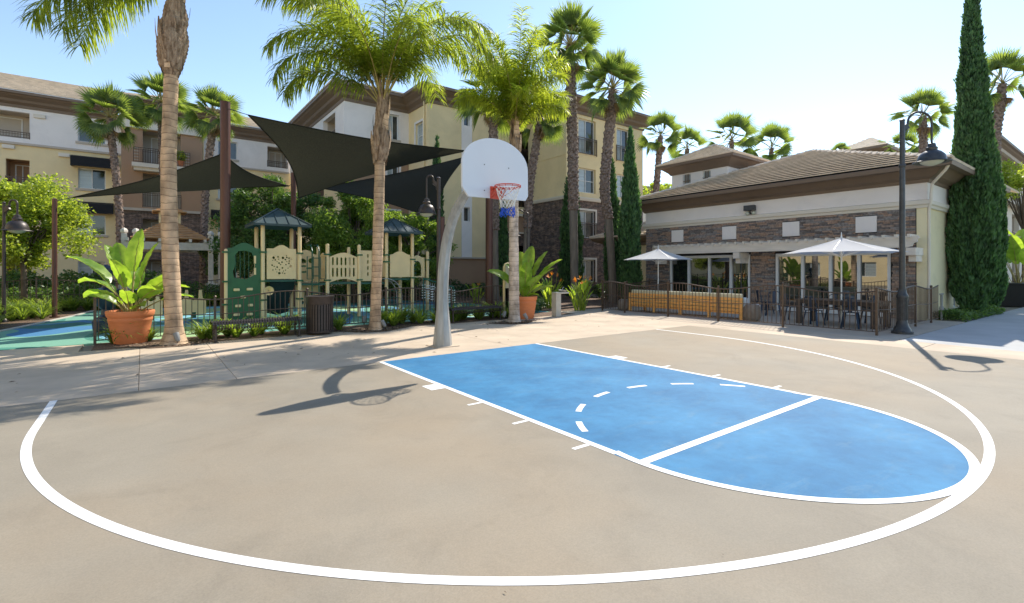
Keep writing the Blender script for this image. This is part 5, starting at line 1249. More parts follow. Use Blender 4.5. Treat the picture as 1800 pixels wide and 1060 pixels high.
# small crown shaped cream seats on the rubber
for i, (pxa, pxb, lab) in enumerate(((244, 286, 'low cream play barrier with two knobs, beside the left potted plant'), (318, 362, 'low cream play barrier with two knobs, right of the left palm trunk'))):
    Yc = 11.6; xa, xb = xony(pxa, Yc), xony(pxb, Yc); L_ = xb-xa
    t = empty('play_barrier', ((xa+xb)/2, Yc, 0), lab, 'play seat', 'cream play barriers'); z = .62
    out = [(-L_/2, .12), (L_/2, .12), (L_/2, z), (L_*.36, z+.06), (L_*.33, z+.34), (L_*.22, z+.34), (L_*.2, z+.05), (0, z-.02), (-L_*.2, z+.05), (-L_*.22, z+.34), (-L_*.33, z+.34), (-L_*.36, z+.06), (-L_/2, z)]
    mb = MB(); panel(mb, out, [], .1, lambda a, b, c: (a, c, b)); mb.build('panel', 'cream', t, bevel=.02); MB().tube([(0, 0, 0), (0, 0, .2)], .08, 10).build('foot', 'teal', t)
# navy urn-like play column behind the left pot
x, y = dp(187, 12.9)
t = empty('play_column', (x, y, 0), 'dark navy stacked disc column on the rubber surface behind the left pot', 'play column')
MB().lathe([(.1, 0), (.28, .1), (.30, .32), (.12, .48), (.10, .62), (.24, .78), (.27, .95), (.33, 1.05), (.34, 1.14), (.1, 1.2), (.06, 1.45), (.16, 1.52), (.15, 1.7), (.03, 1.8)], 24).build('column', 'navy', t, smooth=True)
# ------------------------------------------------------------------ pergola with tiled roof in front of the left building
gx, gy = dp(380, 25)
gxl = xony(214, gy)
GZ = empty('pergola', ((gx+gxl)/2, gy, 0), 'white timber pergola with orange tiled roof and louvred lantern behind the left palm', 'pergola')
mb = MB(); mb.box(gxl, gx+.25, gy-.06, gy+.0, 2.62, 2.98); mb.box(gxl, gx+.25, gy+.34, gy+.42, 2.62, 2.98); mb.build('beam', 'pergola', GZ, True)
for cxx in (gx, gxl+.3):
    for dx in (-.22, .22):
        MB().box(cxx+dx-.11, cxx+dx+.11, gy+.05, gy+.27, .95, 3.35).build('column', 'pergola', GZ, True, bevel=.02)
        MB().lathe([(.08, 0), (.15, .06), (.15, .14), (.1, .22), (.02, .26)], 4, (cxx+dx, gy+.16, 3.35)).build('finial', 'pergola', GZ, True)
    MB().box(cxx-.42, cxx+.42, gy-.12, gy+.44, .62, .95).build('column_base', 'pergola', GZ, True, bevel=.02); MB().box(cxx-.46, cxx+.46, gy-.18, gy+.5, .55, .62).build('plinth_cap', 'stucco_c', GZ, True)
    MB().box(cxx-.4, cxx+.4, gy-.12, gy+.44, 0, .55).build('plinth', 'ledge', GZ, True)
for i in range(7):
    x = gxl+.2+(gx-gxl-.1)*i/6; MB().box(x-.05, x+.05, gy-.5, gy+2.6, 2.99, 3.14).build('rafter', 'pergola', GZ, True)
mx_ = (gx+gxl)/2
q = [(gxl+.35, gy+4.0, 3.15), (gxl+.35, gy-.1, 3.15), (gx-.3, gy-.1, 3.15), (gx-.3, gy+4.0, 3.15)]; ap = (mx_, gy+1.95, 4.25)
for i in range(4): slope(GZ, q[i], q[(i+1) % 4], ap, ap, 11, joined=i != 1, m='tile_o')
for i in range(3): MB().box(gxl+.3+.0, gx, gy+3.9, gy+4.0, 2.6, 2.98).build('rear_beam', 'pergola', GZ, True) if i == 0 else None
MB().box(mx_-.42, mx_+.42, gy+1.5, gy+2.35, 3.85, 4.55).build('lantern', 'eave', GZ, True)
for k in range(6): MB().box(mx_-.36, mx_+.36, gy+1.44, gy+1.5, 4.0+k*.085, 4.05+k*.085).build('louvre', 'cream', GZ, True)
mb = MB(); mb.box(mx_-.46, mx_-.36, gy+1.42, gy+1.52, 3.85, 4.55); mb.box(mx_+.36, mx_+.46, gy+1.42, gy+1.52, 3.85, 4.55); mb.build('lantern_frame', 'cream', GZ, True)
q = [(mx_-.7, gy+2.6, 4.56), (mx_-.7, gy+1.2, 4.56), (mx_+.7, gy+1.2, 4.56), (mx_+.7, gy+2.6, 4.56)]
for i in range(4): slope(GZ, q[i], q[(i+1) % 4], (mx_, gy+1.9, 4.9), (mx_, gy+1.9, 4.9), 4, joined=True, m='tile_o')
# ================================================================== PALMS
def frond_mesh(name, m, e0, L_, arch_, nl=62, ll=.62, seed=1, lw_=.032, plum=.5):
    rnd = random.Random(seed); mb = MB(); n = 22; p = Vector((0, 0, 0)); e = e0; pts_ = []; dirs = []
    for i in range(n+1):
        pts_.append(p.copy()); d = Vector((cos(e), 0, sin(e))); dirs.append(d); p = p+d*(L_/n); e -= arch_/n*(.18+1.64*i/n)
    mb.tube(pts_[:-1]+[pts_[-1]], [max(.004, .026*(1-i/n*.93)) for i in range(n+1)], 5); nr = len(mb.f)
    for k in range(nl):
        t = .20+.80*(k+rnd.random()*.6)/nl; f = t*n; i = min(int(f), n-1); q = pts_[i].lerp(pts_[i+1], f-i); d = dirs[i]; up = Vector((-d.z, 0, d.x))
        if up.z < 0: up = -up
        for s in (-1, 1):
            a = rnd.uniform(-plum, plum); l_ = ll*(.45+.55*sin(pi*min(1, (t-.12)*1.02)))*rnd.uniform(.85, 1.1)
            dd = (d*rnd.uniform(.35, .8)+Vector((0, s, 0))*rnd.uniform(.5, .95)+up*a+Vector((0, 0, -.22))).normalized()
            w = lw_*.5; prev = q; rows = []; sd = dd.cross(Vector((rnd.uniform(-.5, .5), rnd.uniform(-.3, .3), 1))).normalized()
            for j in range(4):
                ww = w*(.6, 1.0, .75, .1)[j]; rows.append((prev-sd*ww, prev+sd*ww)); prev = prev+dd*(l_/3); dd = (dd+Vector((0, 0, -.38-.12*j))).normalized()
            vs = [v for r_ in rows for v in r_]; mb.add(vs, [(2*j, 2*j+1, 2*j+3, 2*j+2) for j in range(3)])
    me = mb.mesh(name, m, 2); me.materials.append(M['rachis'])
    for i in range(nr): me.polygons[i].material_index = 1
    return me
QV = [frond_mesh('frond', 'frond_q', R(e), L_, R(a), seed=i, nl=140, ll=.80, lw_=.029) for i, (e, L_, a) in enumerate(((88, 4.0, 80), (81, 4.2, 112), (75, 4.2, 132), (68, 4.1, 146), (60, 3.8, 150), (48, 3.1, 132), (26, 2.4, 90), (56, 4.2, 172), (6, 3.4, 80)))]
CV = [frond_mesh('frond', 'frond_y', R(e), L_, R(a), seed=20+i, nl=150, ll=.68, lw_=.032, plum=.9) for i, (e, L_, a) in enumerate(((88, 3.9, 35), (84, 3.6, 60), (79, 3.4, 85), (72, 2.9, 110), (62, 2.5, 115)))]
def trunk(t, prof, m, n=18, jit=.01, name='trunk', seed=0, ringamp=.02, ringstep=.15):
    """prof: list of (x, y, z, r)"""
    rnd = random.Random(seed); P = crom(prof, 10); L_ = []; zs = P[-1][2]-P[0][2]; cnt = max(10, int(zs/.045)); out = []
    for i in range(cnt+1):
        z = P[0][2]+zs*i/cnt
        for a, b in zip(P, P[1:]):
            if a[2] <= z <= b[2]+1e-9:
                f = (z-a[2])/max(1e-6, b[2]-a[2]); out.append(tuple(a[j]+(b[j]-a[j])*f for j in range(4))); break
    mb = MB(); vs = []
    for i, (x, y, z, r) in enumerate(out):
        saw = 1+ringamp*(1-((z+.02*sin(z*9)) % ringstep)/ringstep*2)
        for k in range(n): a = 2*pi*k/n; rr_ = r*saw*(1+jit*noise.noise(Vector((cos(a)*2, sin(a)*2, z*3+seed)))*6); vs.append((x+rr_*cos(a), y+rr_*sin(a), z))
    m_ = len(out); mb.add(vs, [(i*n+k, i*n+(k+1) % n, (i+1)*n+(k+1) % n, (i+1)*n+k) for i in range(m_-1) for k in range(n)]+[tuple((m_-1)*n+k for k in range(n))])
    return mb.build(name, m, t, smooth=2)
def queen(px, py, prof_px, label, m='qtrunk', boots=None, crown=None, variants=QV, order=None, seed=0, sc=1):
    x, y = gp(px, py); d = dep(x, y); t = empty('queen_palm', (x, y, 0), label, 'palm tree', 'feather palms along the playground bed')
    P = []; OB = sqrt(1+((px-HX)/FOC)**2)
    for (ppx, ppy, hwp) in prof_px:
        xx, yy = dp(ppx, d); P.append((xx-x, yy-y, 0 if ppy is None else hz(ppy, d), hwp/FOC*d/OB))
    trunk(t, P, m, seed=seed, ringamp=.018)
    B = []
    for (ppx, ppy, hwp) in boots:
        xx, yy = dp(ppx, d); B.append((xx-x, yy-y, hz(ppy, d), hwp/FOC*d/OB))
    o = trunk(t, B, 'boots', n=26, jit=.03, name='boots', seed=seed+5, ringamp=.05, ringstep=.09)
    rnd = random.Random(seed+3)
    for k in range(26):     # old sheaths
        f = rnd.random(); i = int(f*(len(B)-1)); b0_, b1_ = B[i], B[min(i+1, len(B)-1)]; g = f*(len(B)-1)-i
        c_ = [b0_[j]+(b1_[j]-b0_[j])*g for j in range(4)]; a = rnd.uniform(0, 2*pi); rr_ = c_[3]; h = rnd.uniform(.25, .5); w = rnd.uniform(.05, .11); out = rnd.uniform(.01, .06)
        ca, sa = cos(a), sin(a); v = []
        for zz_, o_, ww in ((-.1, .0, w), (h*.4, .02+out*.4, w*.8), (h, out, w*.25)):
            for s in (-1, 1): v.append((c_[0]+ca*(rr_+o_)-sa*s*ww, c_[1]+sa*(rr_+o_)+ca*s*ww, c_[2]+zz_))
        mb = MB(); mb.add(v, [(0, 1, 3, 2), (2, 3, 5, 4)]); mb.build('leaf_sheath', random.choice(('boots', 'qtrunk', 'boots')), t)
    cxp_, cyp, = crown[0], crown[1]; xx, yy = dp(cxp_, d); cz_ = hz(cyp, d)
    for k, (vi, az) in enumerate(order):
        v = variants[vi]; o = piece('frond', v, t, (xx-x, yy-y, cz_-(.12 if vi < 3 else .2)), (sc*rnd.uniform(.92, 1.06),)*3, (R(rnd.uniform(-4, 4)), 0, R(-math.degrees(YAW)+az)))
    return t
ordB = [(0, 20), (0, 200), (1, 80), (1, 320), (1, 150), (2, 0), (2, 45), (2, 110), (2, 180), (2, 225), (2, 290), (3, 18), (3, 70), (3, 160), (3, 205), (3, 250), (3, 335), (4, 184), (4, 300), (3, 0), (2, 130), (1, 190), (5, 186)]
queen(661, 580, [(660, None, 12.5), (660, 560, 10.2), (661, 520, 9.4), (664, 440, 9.6), (666, 360, 9.4), (668, 278, 9.0)], 'middle feather palm with full green crown and fibrous collar', 'qtrunk',
      [(668, 284, 9.5), (668, 272, 14), (669, 250, 16), (670, 228, 13), (671, 205, 11.5), (672, 185, 10), (672, 160, 7)], (672, 176), QV, ordB, 1, sc=1.0)
queen(308, 605, [(306, None, 27), (306, 590, 20), (305.5, 565, 16.5), (302.5, 508, 15.6), (299, 430, 15.4), (297.5, 368, 15.2), (296.5, 281, 14.4), (299, 200, 13.8), (301, 128, 13)], 'nearest feather palm at left, ringed tan trunk running out of the top', 'qtrunk',
      [(301, 134, 14), (301, 118, 20), (302, 90, 27), (305, 60, 26), (308, 30, 22), (309, 5, 17), (310, -30, 14), (310, -60, 10)], (310, -48), QV, [(0, 60), (1, 0), (1, 120), (1, 240), (2, 30), (2, 90), (2, 200), (2, 270), (3, 0), (3, 60), (3, 130), (3, 215), (3, 300), (4, 40), (8, 164), (8, 176), (8, 188), (7, 160), (4, 330)], 2)
queen(904, 566, [(904, None, 12.5), (904, 550, 9.6), (903.5, 500, 9), (903, 400, 8), (904, 330, 7.5), (906, 272, 6.5)], 'pale smooth trunked feather palm behind the hoop with upright bright fronds', 'ptrunk',
      [(906, 276, 8), (906, 262, 9.5), (906, 248, 8), (906, 230, 5.5), (905, 200, 4.5)], (905, 225), CV, [(0, 150), (0, 30), (0, 270), (1, 190), (1, 10), (1, 100), (1, 300), (2, 170), (2, 350), (2, 60), (2, 240), (3, 185), (3, 20), (3, 320), (3, 130), (4, 5), (4, 200), (2, 120), (4, 90), (4, 280)], 3, sc=.9)
# stiff bright top frond clump of the pale palm is part of the same crown; fan palms follow
def fan_mesh(e0, droop, seed, dry=False, pet=.85, bl=1.0, nseg=30):
    rnd = random.Random(seed); mb = MB(); n = 6; p = Vector((0, 0, 0)); e = e0; pts_ = []
    for i in range(n+1): pts_.append(p.copy()); p = p+Vector((cos(e), 0, sin(e)))*(pet/n); e -= droop*.4/n
    mb.tube(pts_, [.022-.010*i/n for i in range(n+1)], 5); nr = len(mb.f); hub = pts_[-1]; d = Vector((cos(e), 0, sin(e))); up = Vector((-sin(e), 0, cos(e))); Y_ = Vector((0, 1, 0)); roll = rnd.uniform(-1.2, 1.2)
    S_ = (Y_*cos(roll)+up*sin(roll)); U_ = (up*cos(roll)-Y_*sin(roll))
    for k in range(nseg):
        a = R(-88+176*(k+.5)/nseg); l_ = bl*(1-.32*abs(a)/1.5)*rnd.uniform(.92, 1.06)
        dd = (d*cos(a)+S_*sin(a)+U_*(.05+.25*abs(sin(a)))).normalized(); sd = dd.cross(U_).normalized(); w = .036
        v = []; q = hub.copy(); dr = dd.copy(); fold = U_*(.022 if k % 2 else -.022)
        for j in range(5):
            t = j/4; ww = (.005, .026, .032, .016, .001)[j]; v += [q-sd*ww+fold*(t if t < .5 else 1-t)*2, q+sd*ww-fold*(t if t < .5 else 1-t)*2]
            q = q+dr*(l_/4); dr = (dr+Vector((0, 0, -droop*.10*(.3+j)))).normalized()
        mb.add(v, [(2*j, 2*j+1, 2*j+3, 2*j+2) for j in range(4)])
    me = mb.mesh('frond', 'frond_d' if dry else 'frond_f', 2); me.materials.append(M['rachis'])
    for i in range(nr): me.polygons[i].material_index = 1
    return me
FV = [fan_mesh(R(e), dr, 40+i) for i, (e, dr) in enumerate(((88, .25), (76, .35), (63, .5), (48, .7), (34, .9), (18, 1.2), (0, 1.5), (-24, 1.7)))]
FDRY = fan_mesh(R(-60), 2.0, 99, True)
def fanpalm(path_px, d, cr_px, label, seed, smooth_below=None, lean=None, tr=.21, nf=30, top=None):
    """path_px [(px, py)...] from low to the crown"""
    bx0_, by0_ = dp(path_px[0][0], d); t = empty('fan_palm', (bx0_, by0_, 0), label, 'palm tree', 'fan palms with rough trunks')
    OB = sqrt(1+((path_px[0][0]-HX)/FOC)**2); tr /= OB; P = [(0, 0, 0, tr*1.15)]
    for ppx, ppy in path_px:
        xx, yy = dp(ppx, d); z = hz(ppy, d)
        if z < .3: continue
        P.append((xx-bx0_, yy-by0_, z, tr))
    P[-1] = (*P[-1][:3], tr*.8); zt = P[-1][2]; n = 16; rnd = random.Random(seed)
    PP = crom(P, 8); mb = MB(); vs = []; cnt = int(zt/.07); rows = []
    for i in range(cnt+1):
        z = zt*i/cnt; q = P[0]
        for a, b in zip(PP, PP[1:]):
            if a[2] <= z <= b[2]+1e-6: f = (z-a[2])/max(1e-6, b[2]-a[2]); q = tuple(a[j]+(b[j]-a[j])*f for j in range(4)); break
        sm = smooth_below and z < smooth_below
        for k in range(n):
            a = 2*pi*k/n+z*.9; dia = abs(((z*3.3+k/n*4) % 1)-.5)*2*abs(((z*3.3-k/n*4) % 1)-.5)*2
            r_ = q[3]*(.82+.05*rnd.random()) if sm else q[3]*(.9+.42*dia+.12*rnd.random())
            vs.append((q[0]+r_*cos(a), q[1]+r_*sin(a), z))
    m_ = cnt+1; ff = [(i*n+k, i*n+(k+1) % n, (i+1)*n+(k+1) % n, (i+1)*n+k) for i in range(m_-1) for k in range(n)]
    if smooth_below:
        c_ = int(smooth_below/zt*cnt); lo = MB(); lo.add(vs[:(c_+1)*n], [f for f in ff if max(f) < (c_+1)*n]); lo.build('trunk', 'cut', t, smooth=2)
        hi = MB(); hi.add(vs[c_*n:], [tuple(i-c_*n for i in f) for f in ff if min(f) >= c_*n]); hi.build('trunk', 'wtrunk', t)
    else: mb.add(vs, ff); mb.build('trunk', 'wtrunk', t)
    x, y, z = PP[-1][:3]; sc = cr_px/FOC*d/1.75/sqrt(OB)
    for k in range(nf):
        u = (k+.5)/nf; vi = min(7, int(u**.88*8)); az = k*137.5+rnd.uniform(-14, 14)
        piece('frond', FV[vi], t, (x, y, z+.05*(1-u)), (sc*rnd.uniform(.9, 1.08),)*3, (R(rnd.uniform(-10, 10)), 0, R(az)))
    for k in range(3): piece('dry_frond', FDRY, t, (x, y, z-.1), (sc*.7,)*3, (0, 0, R(rnd.uniform(0, 360))))
    return t
fanpalm([(211, 400), (203, 300), (195, 235), (193, 208)], 27, 66, 'fan palm in front of the left building, its crown over the white storey', 1)
fanpalm([(290, 400), (286, 300), (282, 182)], 29.5, 62, 'fan palm whose crown shows both sides of the nearest palm trunk', 2)
fanpalm([(358, 430), (362, 330), (372, 240), (376, 205)], 28, 58, 'fan palm just left of the thick brown shade post top', 3)
fanpalm([(870, 500), (869, 400), (868, 300), (866, 175)], 26, 72, 'fan palm behind the backboard with trimmed grey lower trunk', 4, smooth_below=hz(405, 26), tr=.24)
fanpalm([(924, 500), (926, 420), (931, 330), (940, 270), (950, 205)], 26.5, 60, 'leaning fan palm right of the net, crown tangled behind bright fronds', 5, smooth_below=hz(400, 26.5))
fanpalm([(1010, 500), (1008, 380), (1007, 260), (1004, 170), (1002, 82)], 26, 76, 'tallest fan palm, crown at the top edge, between the two building corners', 6, smooth_below=hz(370, 26), tr=.26, nf=34)
fanpalm([(1077, 500), (1070, 390), (1063, 330), (1069, 250), (1075, 195), (1077, 158)], 25, 70, 'curving fan palm right of the tallest one, in front of the upper windows', 7, smooth_below=hz(385, 25), tr=.24, nf=32)
fanpalm([(1152, 400), (1153, 345), (1158, 280), (1161, 240)], 33, 46, 'slim fan palm standing clear against the sky right of the yellow block', 8, tr=.20, nf=20)
fanpalm([(1205, 400), (1206, 300), (1208, 262)], 41, 42, 'fan palm crown left of the cupola roof', 9, nf=18)
fanpalm([(1286, 400), (1286, 300), (1286, 248)], 38, 56, 'wide fan palm crown directly behind the cupola roof', 10, nf=20)
fanpalm([(1353, 400), (1354, 300), (1356, 262)], 39, 50, 'fan palm crown right of the cupola above the tiled slope', 11, nf=19)
fanpalm([(1478, 400), (1478, 300), (1478, 270)], 48, 24, 'small fan palm tips just above the clubhouse ridge', 12, nf=16)
fanpalm([(1625, 400), (1624, 300), (1622, 205)], 37, 60, 'fan palm behind the tall street lamp arm', 13, tr=.36, nf=22)
fanpalm([(1548, 400), (1548, 300), (1548, 270)], 46, 26, 'small fan palm in front of the distant pyramid roof', 16, nf=16)
fanpalm([(1590, 400), (1590, 300), (1588, 262)], 42, 38, 'low pale fan palm left of the tall street lamp shade', 17, nf=20)
fanpalm([(1752, 400), (1750, 250), (1757, 190), (1762, 148)], 27, 74, 'shaggy fan palm at the right edge beside the tall cypress', 14, tr=.30, nf=23)
# ================================================================== CYPRESSES AND TREES
def cypress(x, y, prof, label, N_, seed, ln=.24, m='leaf_c'):
    t = empty('cypress_tree', (x, y, 0), label, 'cypress', 'Italian cypresses'); rnd = random.Random(seed)
    MB().tube([(0, 0, 0), (0, 0, prof[1][0]+.5)], .10, 8).build('trunk', 'bark', t)
    def rad(z):
        for (z0, r0), (z1, r1) in zip(prof, prof[1:]):
            if z <= z1: f = (z-z0)/(z1-z0); return r0+(r1-r0)*f
        return .01
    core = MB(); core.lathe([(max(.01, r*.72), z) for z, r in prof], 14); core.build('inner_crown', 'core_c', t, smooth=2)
    H = prof[-1][0]; z0_ = prof[0][0]; mb = MB(); tot = 0; c = 0
    area = [(z, rad(z)) for z in [z0_+(H-z0_)*i/200 for i in range(201)]]; mx = max(a for _, a in area)
    while c < N_:
        z = rnd.uniform(z0_, H); r = rad(z)
        if rnd.random() > (r+.06)/mx: continue
        a = rnd.uniform(0, 2*pi); nz = noise.noise(Vector((cos(a)*r*3.6, sin(a)*r*3.6, z*.9+seed*7)))+.5*noise.noise(Vector((cos(a)*r*8, sin(a)*r*8, z*2.2+seed*3)))
        rr_ = r*(.90+.34*nz)+rnd.gauss(0, .02)-abs(rnd.gauss(0, .05)); c += 1
        p = Vector((rr_*cos(a), rr_*sin(a), z)); o = Vector((cos(a), sin(a), 0))
        dd = (Vector((0, 0, 1))+o*rnd.uniform(.0, .45)+Vector((rnd.gauss(0, .18), rnd.gauss(0, .18), 0))).normalized(); l_ = ln*rnd.uniform(.6, 1.2)
        sd = dd.cross(Vector((rnd.gauss(0, 1), rnd.gauss(0, 1), .2))).normalized()*l_*.16
        b = len(mb.v); mb.v += [tuple(p), tuple(p+dd*l_*.5-sd), tuple(p+dd*l_), tuple(p+dd*l_*.5+sd)]; mb.f.append((b, b+1, b+2, b+3))
    mb.build('crown', m, t)
    return t
def cp(px, d): return dp(px, d)
z_ = lambda py, d: hz(py, d)
x, y = cp(1709, 17.3)
cypress(x, y, [(.15, .28), (.7, .53), (1.6, .68), (3.2, .70), (4.6, .66), (6.2, .53), (8.0, .38), (10, .23), (11.4, .14), (12.9, .03)], 'tallest cypress, right of the clubhouse, tip leaving the frame', 60000, 1, ln=.17)
x, y = cp(1741, 19.8)
cypress(x, y, [(.15, .25), (.8, .38), (2, .46), (4, .46), (5.2, .34), (6.6, .16), (7.4, .03)], 'second cypress tucked behind the right side of the tallest one', 20000, 2, ln=.17)
x, y = cp(1108, 23.5)
cypress(x, y, [(.1, .3), (.8, .50), (2.5, .50), (4.0, .46), (5.4, .36), (7.0, .2), (8.3, .02)], 'pointed cypress in front of the low yellow wing, left of the clubhouse', 11000, 3)
x, y = cp(1076, 27.2)
cypress(x, y, [(.1, .3), (1, .42), (3, .42), (5, .34), (6.5, .2), (7.7, .02)], 'slim cypress half hidden behind the curving palm trunk', 5000, 4)
x, y = cp(1004, 28.5)
cypress(x, y, [(.1, .4), (1, .64), (3, .62), (5, .50), (6.2, .34), (7.6, .05)], 'dark cypress standing behind the tallest palm trunk at the stone corner', 8000, 5)
x, y = cp(768, 27.5)
cypress(x, y, [(.1, .3), (1, .40), (4, .40), (6, .30), (7.8, .18), (9.0, .02)], 'thin cypress against the yellow wall above the gooseneck lamp', 5000, 6)
x, y = cp(884, 28.2)
cypress(x, y, [(.1, .2), (1, .3), (3, .3), (4.6, .22), (5.6, .02)], 'narrow dark cypress between the trimmed palm trunk and stone wall', 3000, 7)
for i, (px_, d_, lab) in enumerate(((0, 0, ''),)):
    pass
cypress(-22.5, 3, [(.1, .4), (1, .8), (4, .8), (7, .5), (9, .03)], 'cypress by the block across the court, left one', 5000, 8)
cypress(-22.5, -4, [(.1, .4), (1, .8), (4, .8), (7, .5), (9, .03)], 'cypress by the block across the court, right one', 5000, 9)
def leaf_add(mb, p, size, rnd, elong=1.6, droop=.0):
    d = Vector((rnd.gauss(0, 1), rnd.gauss(0, 1), rnd.gauss(0, .7)-droop)).normalized(); u = Vector((rnd.gauss(0, 1), rnd.gauss(0, 1), rnd.gauss(0, 1)+.8)); s = d.cross(u).normalized()*size*.5/1.0; d = d*size*elong
    b = len(mb.v); mb.v += [tuple(p), tuple(p+d*.5-s), tuple(p+d), tuple(p+d*.5+s)]; mb.f.append((b, b+1, b+2, b+3))
def tree(x, y, zc, rx, rz, N_, size, m, label, seed, trunks=1, elong=1.6, blobs=34, droop=0, tr=.10, cat='tree', name='broadleaf_tree', blob=.27):
    t = empty(name, (x, y, 0), label, cat); rnd = random.Random(seed); B = []
    for i in range(blobs):
        v = Vector((rnd.gauss(0, 1), rnd.gauss(0, 1), rnd.gauss(0, 1))).normalized()*rnd.uniform(.40, .98); v = Vector((v.x*rx, v.y*rx, v.z*rz+zc)); B.append((v, rnd.uniform(.55, 1.2)*blob*rx))
    mb = MB()
    for k in range(trunks):
        ox = rnd.uniform(-.4, .4)*(trunks > 1); mb.tube([(ox*.4, 0, 0), (ox*.7, rnd.uniform(-.1, .1), zc*.3), (ox+rnd.uniform(-.15, .15), 0, zc*.75), (ox, 0, zc+rz*.3)], [tr*1.2, tr, tr*.75, tr*.3], 8)
    for c, r in B[::2]:
        mb.tube([(0, 0, zc*.55), tuple(Vector((0, 0, zc*.7)).lerp(c, .5)+Vector((0, 0, .1))), tuple(c)], [tr*.45, tr*.3, tr*.1], 5)
    mb.build('trunk', 'bark', t, smooth=2)
    mb = MB()
    for i in range(N_):
        c, r = B[rnd.randrange(len(B))]; v = Vector((rnd.gauss(0, 1), rnd.gauss(0, 1), rnd.gauss(0, 1))).normalized()*r*(rnd.random()**.45); v.z *= .75
        leaf_add(mb, c+v, size*rnd.uniform(.7, 1.25), rnd, elong, droop)
    mb.build('crown', m, t); return t
x, y = dp(42, 19.5); tree(x, y, 3.55, 2.25, 2.1, 34000, .085, 'leaf_t1', 'bright green leafy tree at the far left beside the short brown post', 31, blobs=75)
x, y = dp(476, 23.5); tree(x, y, 3.55, 2.3, 2.8, 46000, .08, 'leaf_t2', 'dark green tree behind the left play tower', 32, trunks=2, blobs=95)
x, y = dp(412, 27); tree(x, y, 2.6, 1.6, 1.8, 7000, .08, 'leaf_t2', 'dark shrub-like tree between the pergola and the brown post', 35, blobs=24)
x, y = dp(622, 24.5); tree(x, y, 3.3, 2.4, 2.7, 44000, .06, 'leaf_t3', 'lighter weeping tree behind the slotted bridge', 33, trunks=3, elong=3.0, droop=.9, blobs=90)
x, y = dp(728, 26); tree(x, y, 2.9, 1.9, 2.4, 20000, .065, 'leaf_t3', 'green tree behind the right play tower', 34, trunks=2, elong=2.4, droop=.5, blobs=60)
x, y = dp(1800, 29); tree(x, y, 7.0, 2.1, 1.4, 9000, .09, 'leaf_t1', 'yellow green tree crown at the right edge above the balcony', 36, blobs=26)
x, y = dp(1168, 50); tree(x, y, hz(338, 50), 3.0, 1.2, 4000, .16, 'leaf_t1', 'pale tree tops behind the slim fan palm', 37, blobs=18)
# dark hedge band along the left building and behind the fences
def hedge(name, pts_, w, h, N_, size, m, label, seed, cat='hedge', kind=None):
    rnd = random.Random(seed); mb = MB(); P = [Vector(p) for p in pts_]; Ls = [(b-a).length for a, b in zip(P, P[1:])]; T = sum(Ls)
    for i in range(N_):
        s = rnd.uniform(0, T); k = 0
        while s > Ls[k] and k < len(Ls)-1: s -= Ls[k]; k += 1
        p = P[k].lerp(P[k+1], s/Ls[k]); d = (P[k+1]-P[k]).normalized(); o = rnd.uniform(-w, w)
        hh = h*(.72+.35*noise.noise(Vector((p.x*.9, p.y*.9, seed))))*sqrt(max(.05, 1-(o/w)**2*.7)); z = hh*rnd.random()**.55
        leaf_add(mb, Vector((p.x-d.y*o, p.y+d.x*o, z)), size*rnd.uniform(.6, 1.3), rnd)
    o = mb.build(name, m); tag(o, label, cat, kind=kind); return o
hedge('hedge', [(-16, 31.5), (-3.5, 31.5)], 1.0, 1.9, 9000, .12, 'leaf_t2', 'dark hedge at the foot of the left building under the leafy tree', 50)
hedge('hedge', [(-10, 19.6), (-1.5, 19.8), (4, 19.2)], .8, 1.35, 9000, .09, 'leaf_t2', 'dark low hedge behind the rear playground fence', 51)
hedge('hedge', [(4.8, 19.5), (8.4, 16.8), (12.5, 16.6), (15.8, 15.4)], .8, 1.15, 9000, .08, 'leaf_g', 'low hedge in front of the brown apartment base, right of the play towers', 52)
hedge('ground_cover', [(6.3, 6.6), (8.4, 8.3), (9.6, 9.8)], .8, .55, 4500, .06, 'leaf_g', 'leafy ground cover behind the right pot and drinking fountain', 53, 'ground cover', 'stuff')
hedge('ground_cover', [(15.9, -4.25), (18.2, -4.35), (20.6, -4.5)], .42, .42, 6000, .05, 'leaf_t2', 'dark glossy ground cover at the foot of the cypresses', 54, 'ground cover', 'stuff')
hedge('hedge', [(16.5, 12.0), (16.2, 9.2), (15.7, 7.9)], .5, .9, 4000, .08, 'leaf_g', 'low hedge beside the yellow wing behind the patio fence', 55)
# strap leaf plants
def strap_mesh(seed, n=64, L_=.62, w=.016):
    rnd = random.Random(seed); mb = MB()
    for k in range(n):
        a = rnd.uniform(0, 2*pi); e = R(rnd.uniform(48, 86)); l_ = L_*rnd.uniform(.6, 1.15); p = Vector((cos(a)*.04, sin(a)*.04, 0)); sd = Vector((-sin(a), cos(a), 0))*w*rnd.uniform(.7, 1.2); v = []
        for j in range(5): ww = (1, 1, .9, .6, .05)[j]; v += [p-sd*ww, p+sd*ww]; p = p+Vector((cos(a)*cos(e), sin(a)*cos(e), sin(e)))*l_/4; e -= R(rnd.uniform(14, 30))
        mb.add(v, [(2*j, 2*j+1, 2*j+3, 2*j+2) for j in range(4)])
    return mb
SM = [strap_mesh(s).mesh('strap_leaf_plant', 'leaf_s', 2) for s in (1, 2, 3)]
rnd = random.Random(9)
zones = [(-5.9, -5.0, 'strap leaf clump in the bed beside the left pot'), (-4.3, -2.0, 'strap leaf clump in the bed behind the ribbed bench at left'), (-1.6, -.6, 'strap leaf clump between the trash can and middle palm'), (.25, 2.4, 'strap leaf clump in the bed right of the middle palm'), (2.5, 5.4, 'strap leaf clump in the bed around the second bench')]
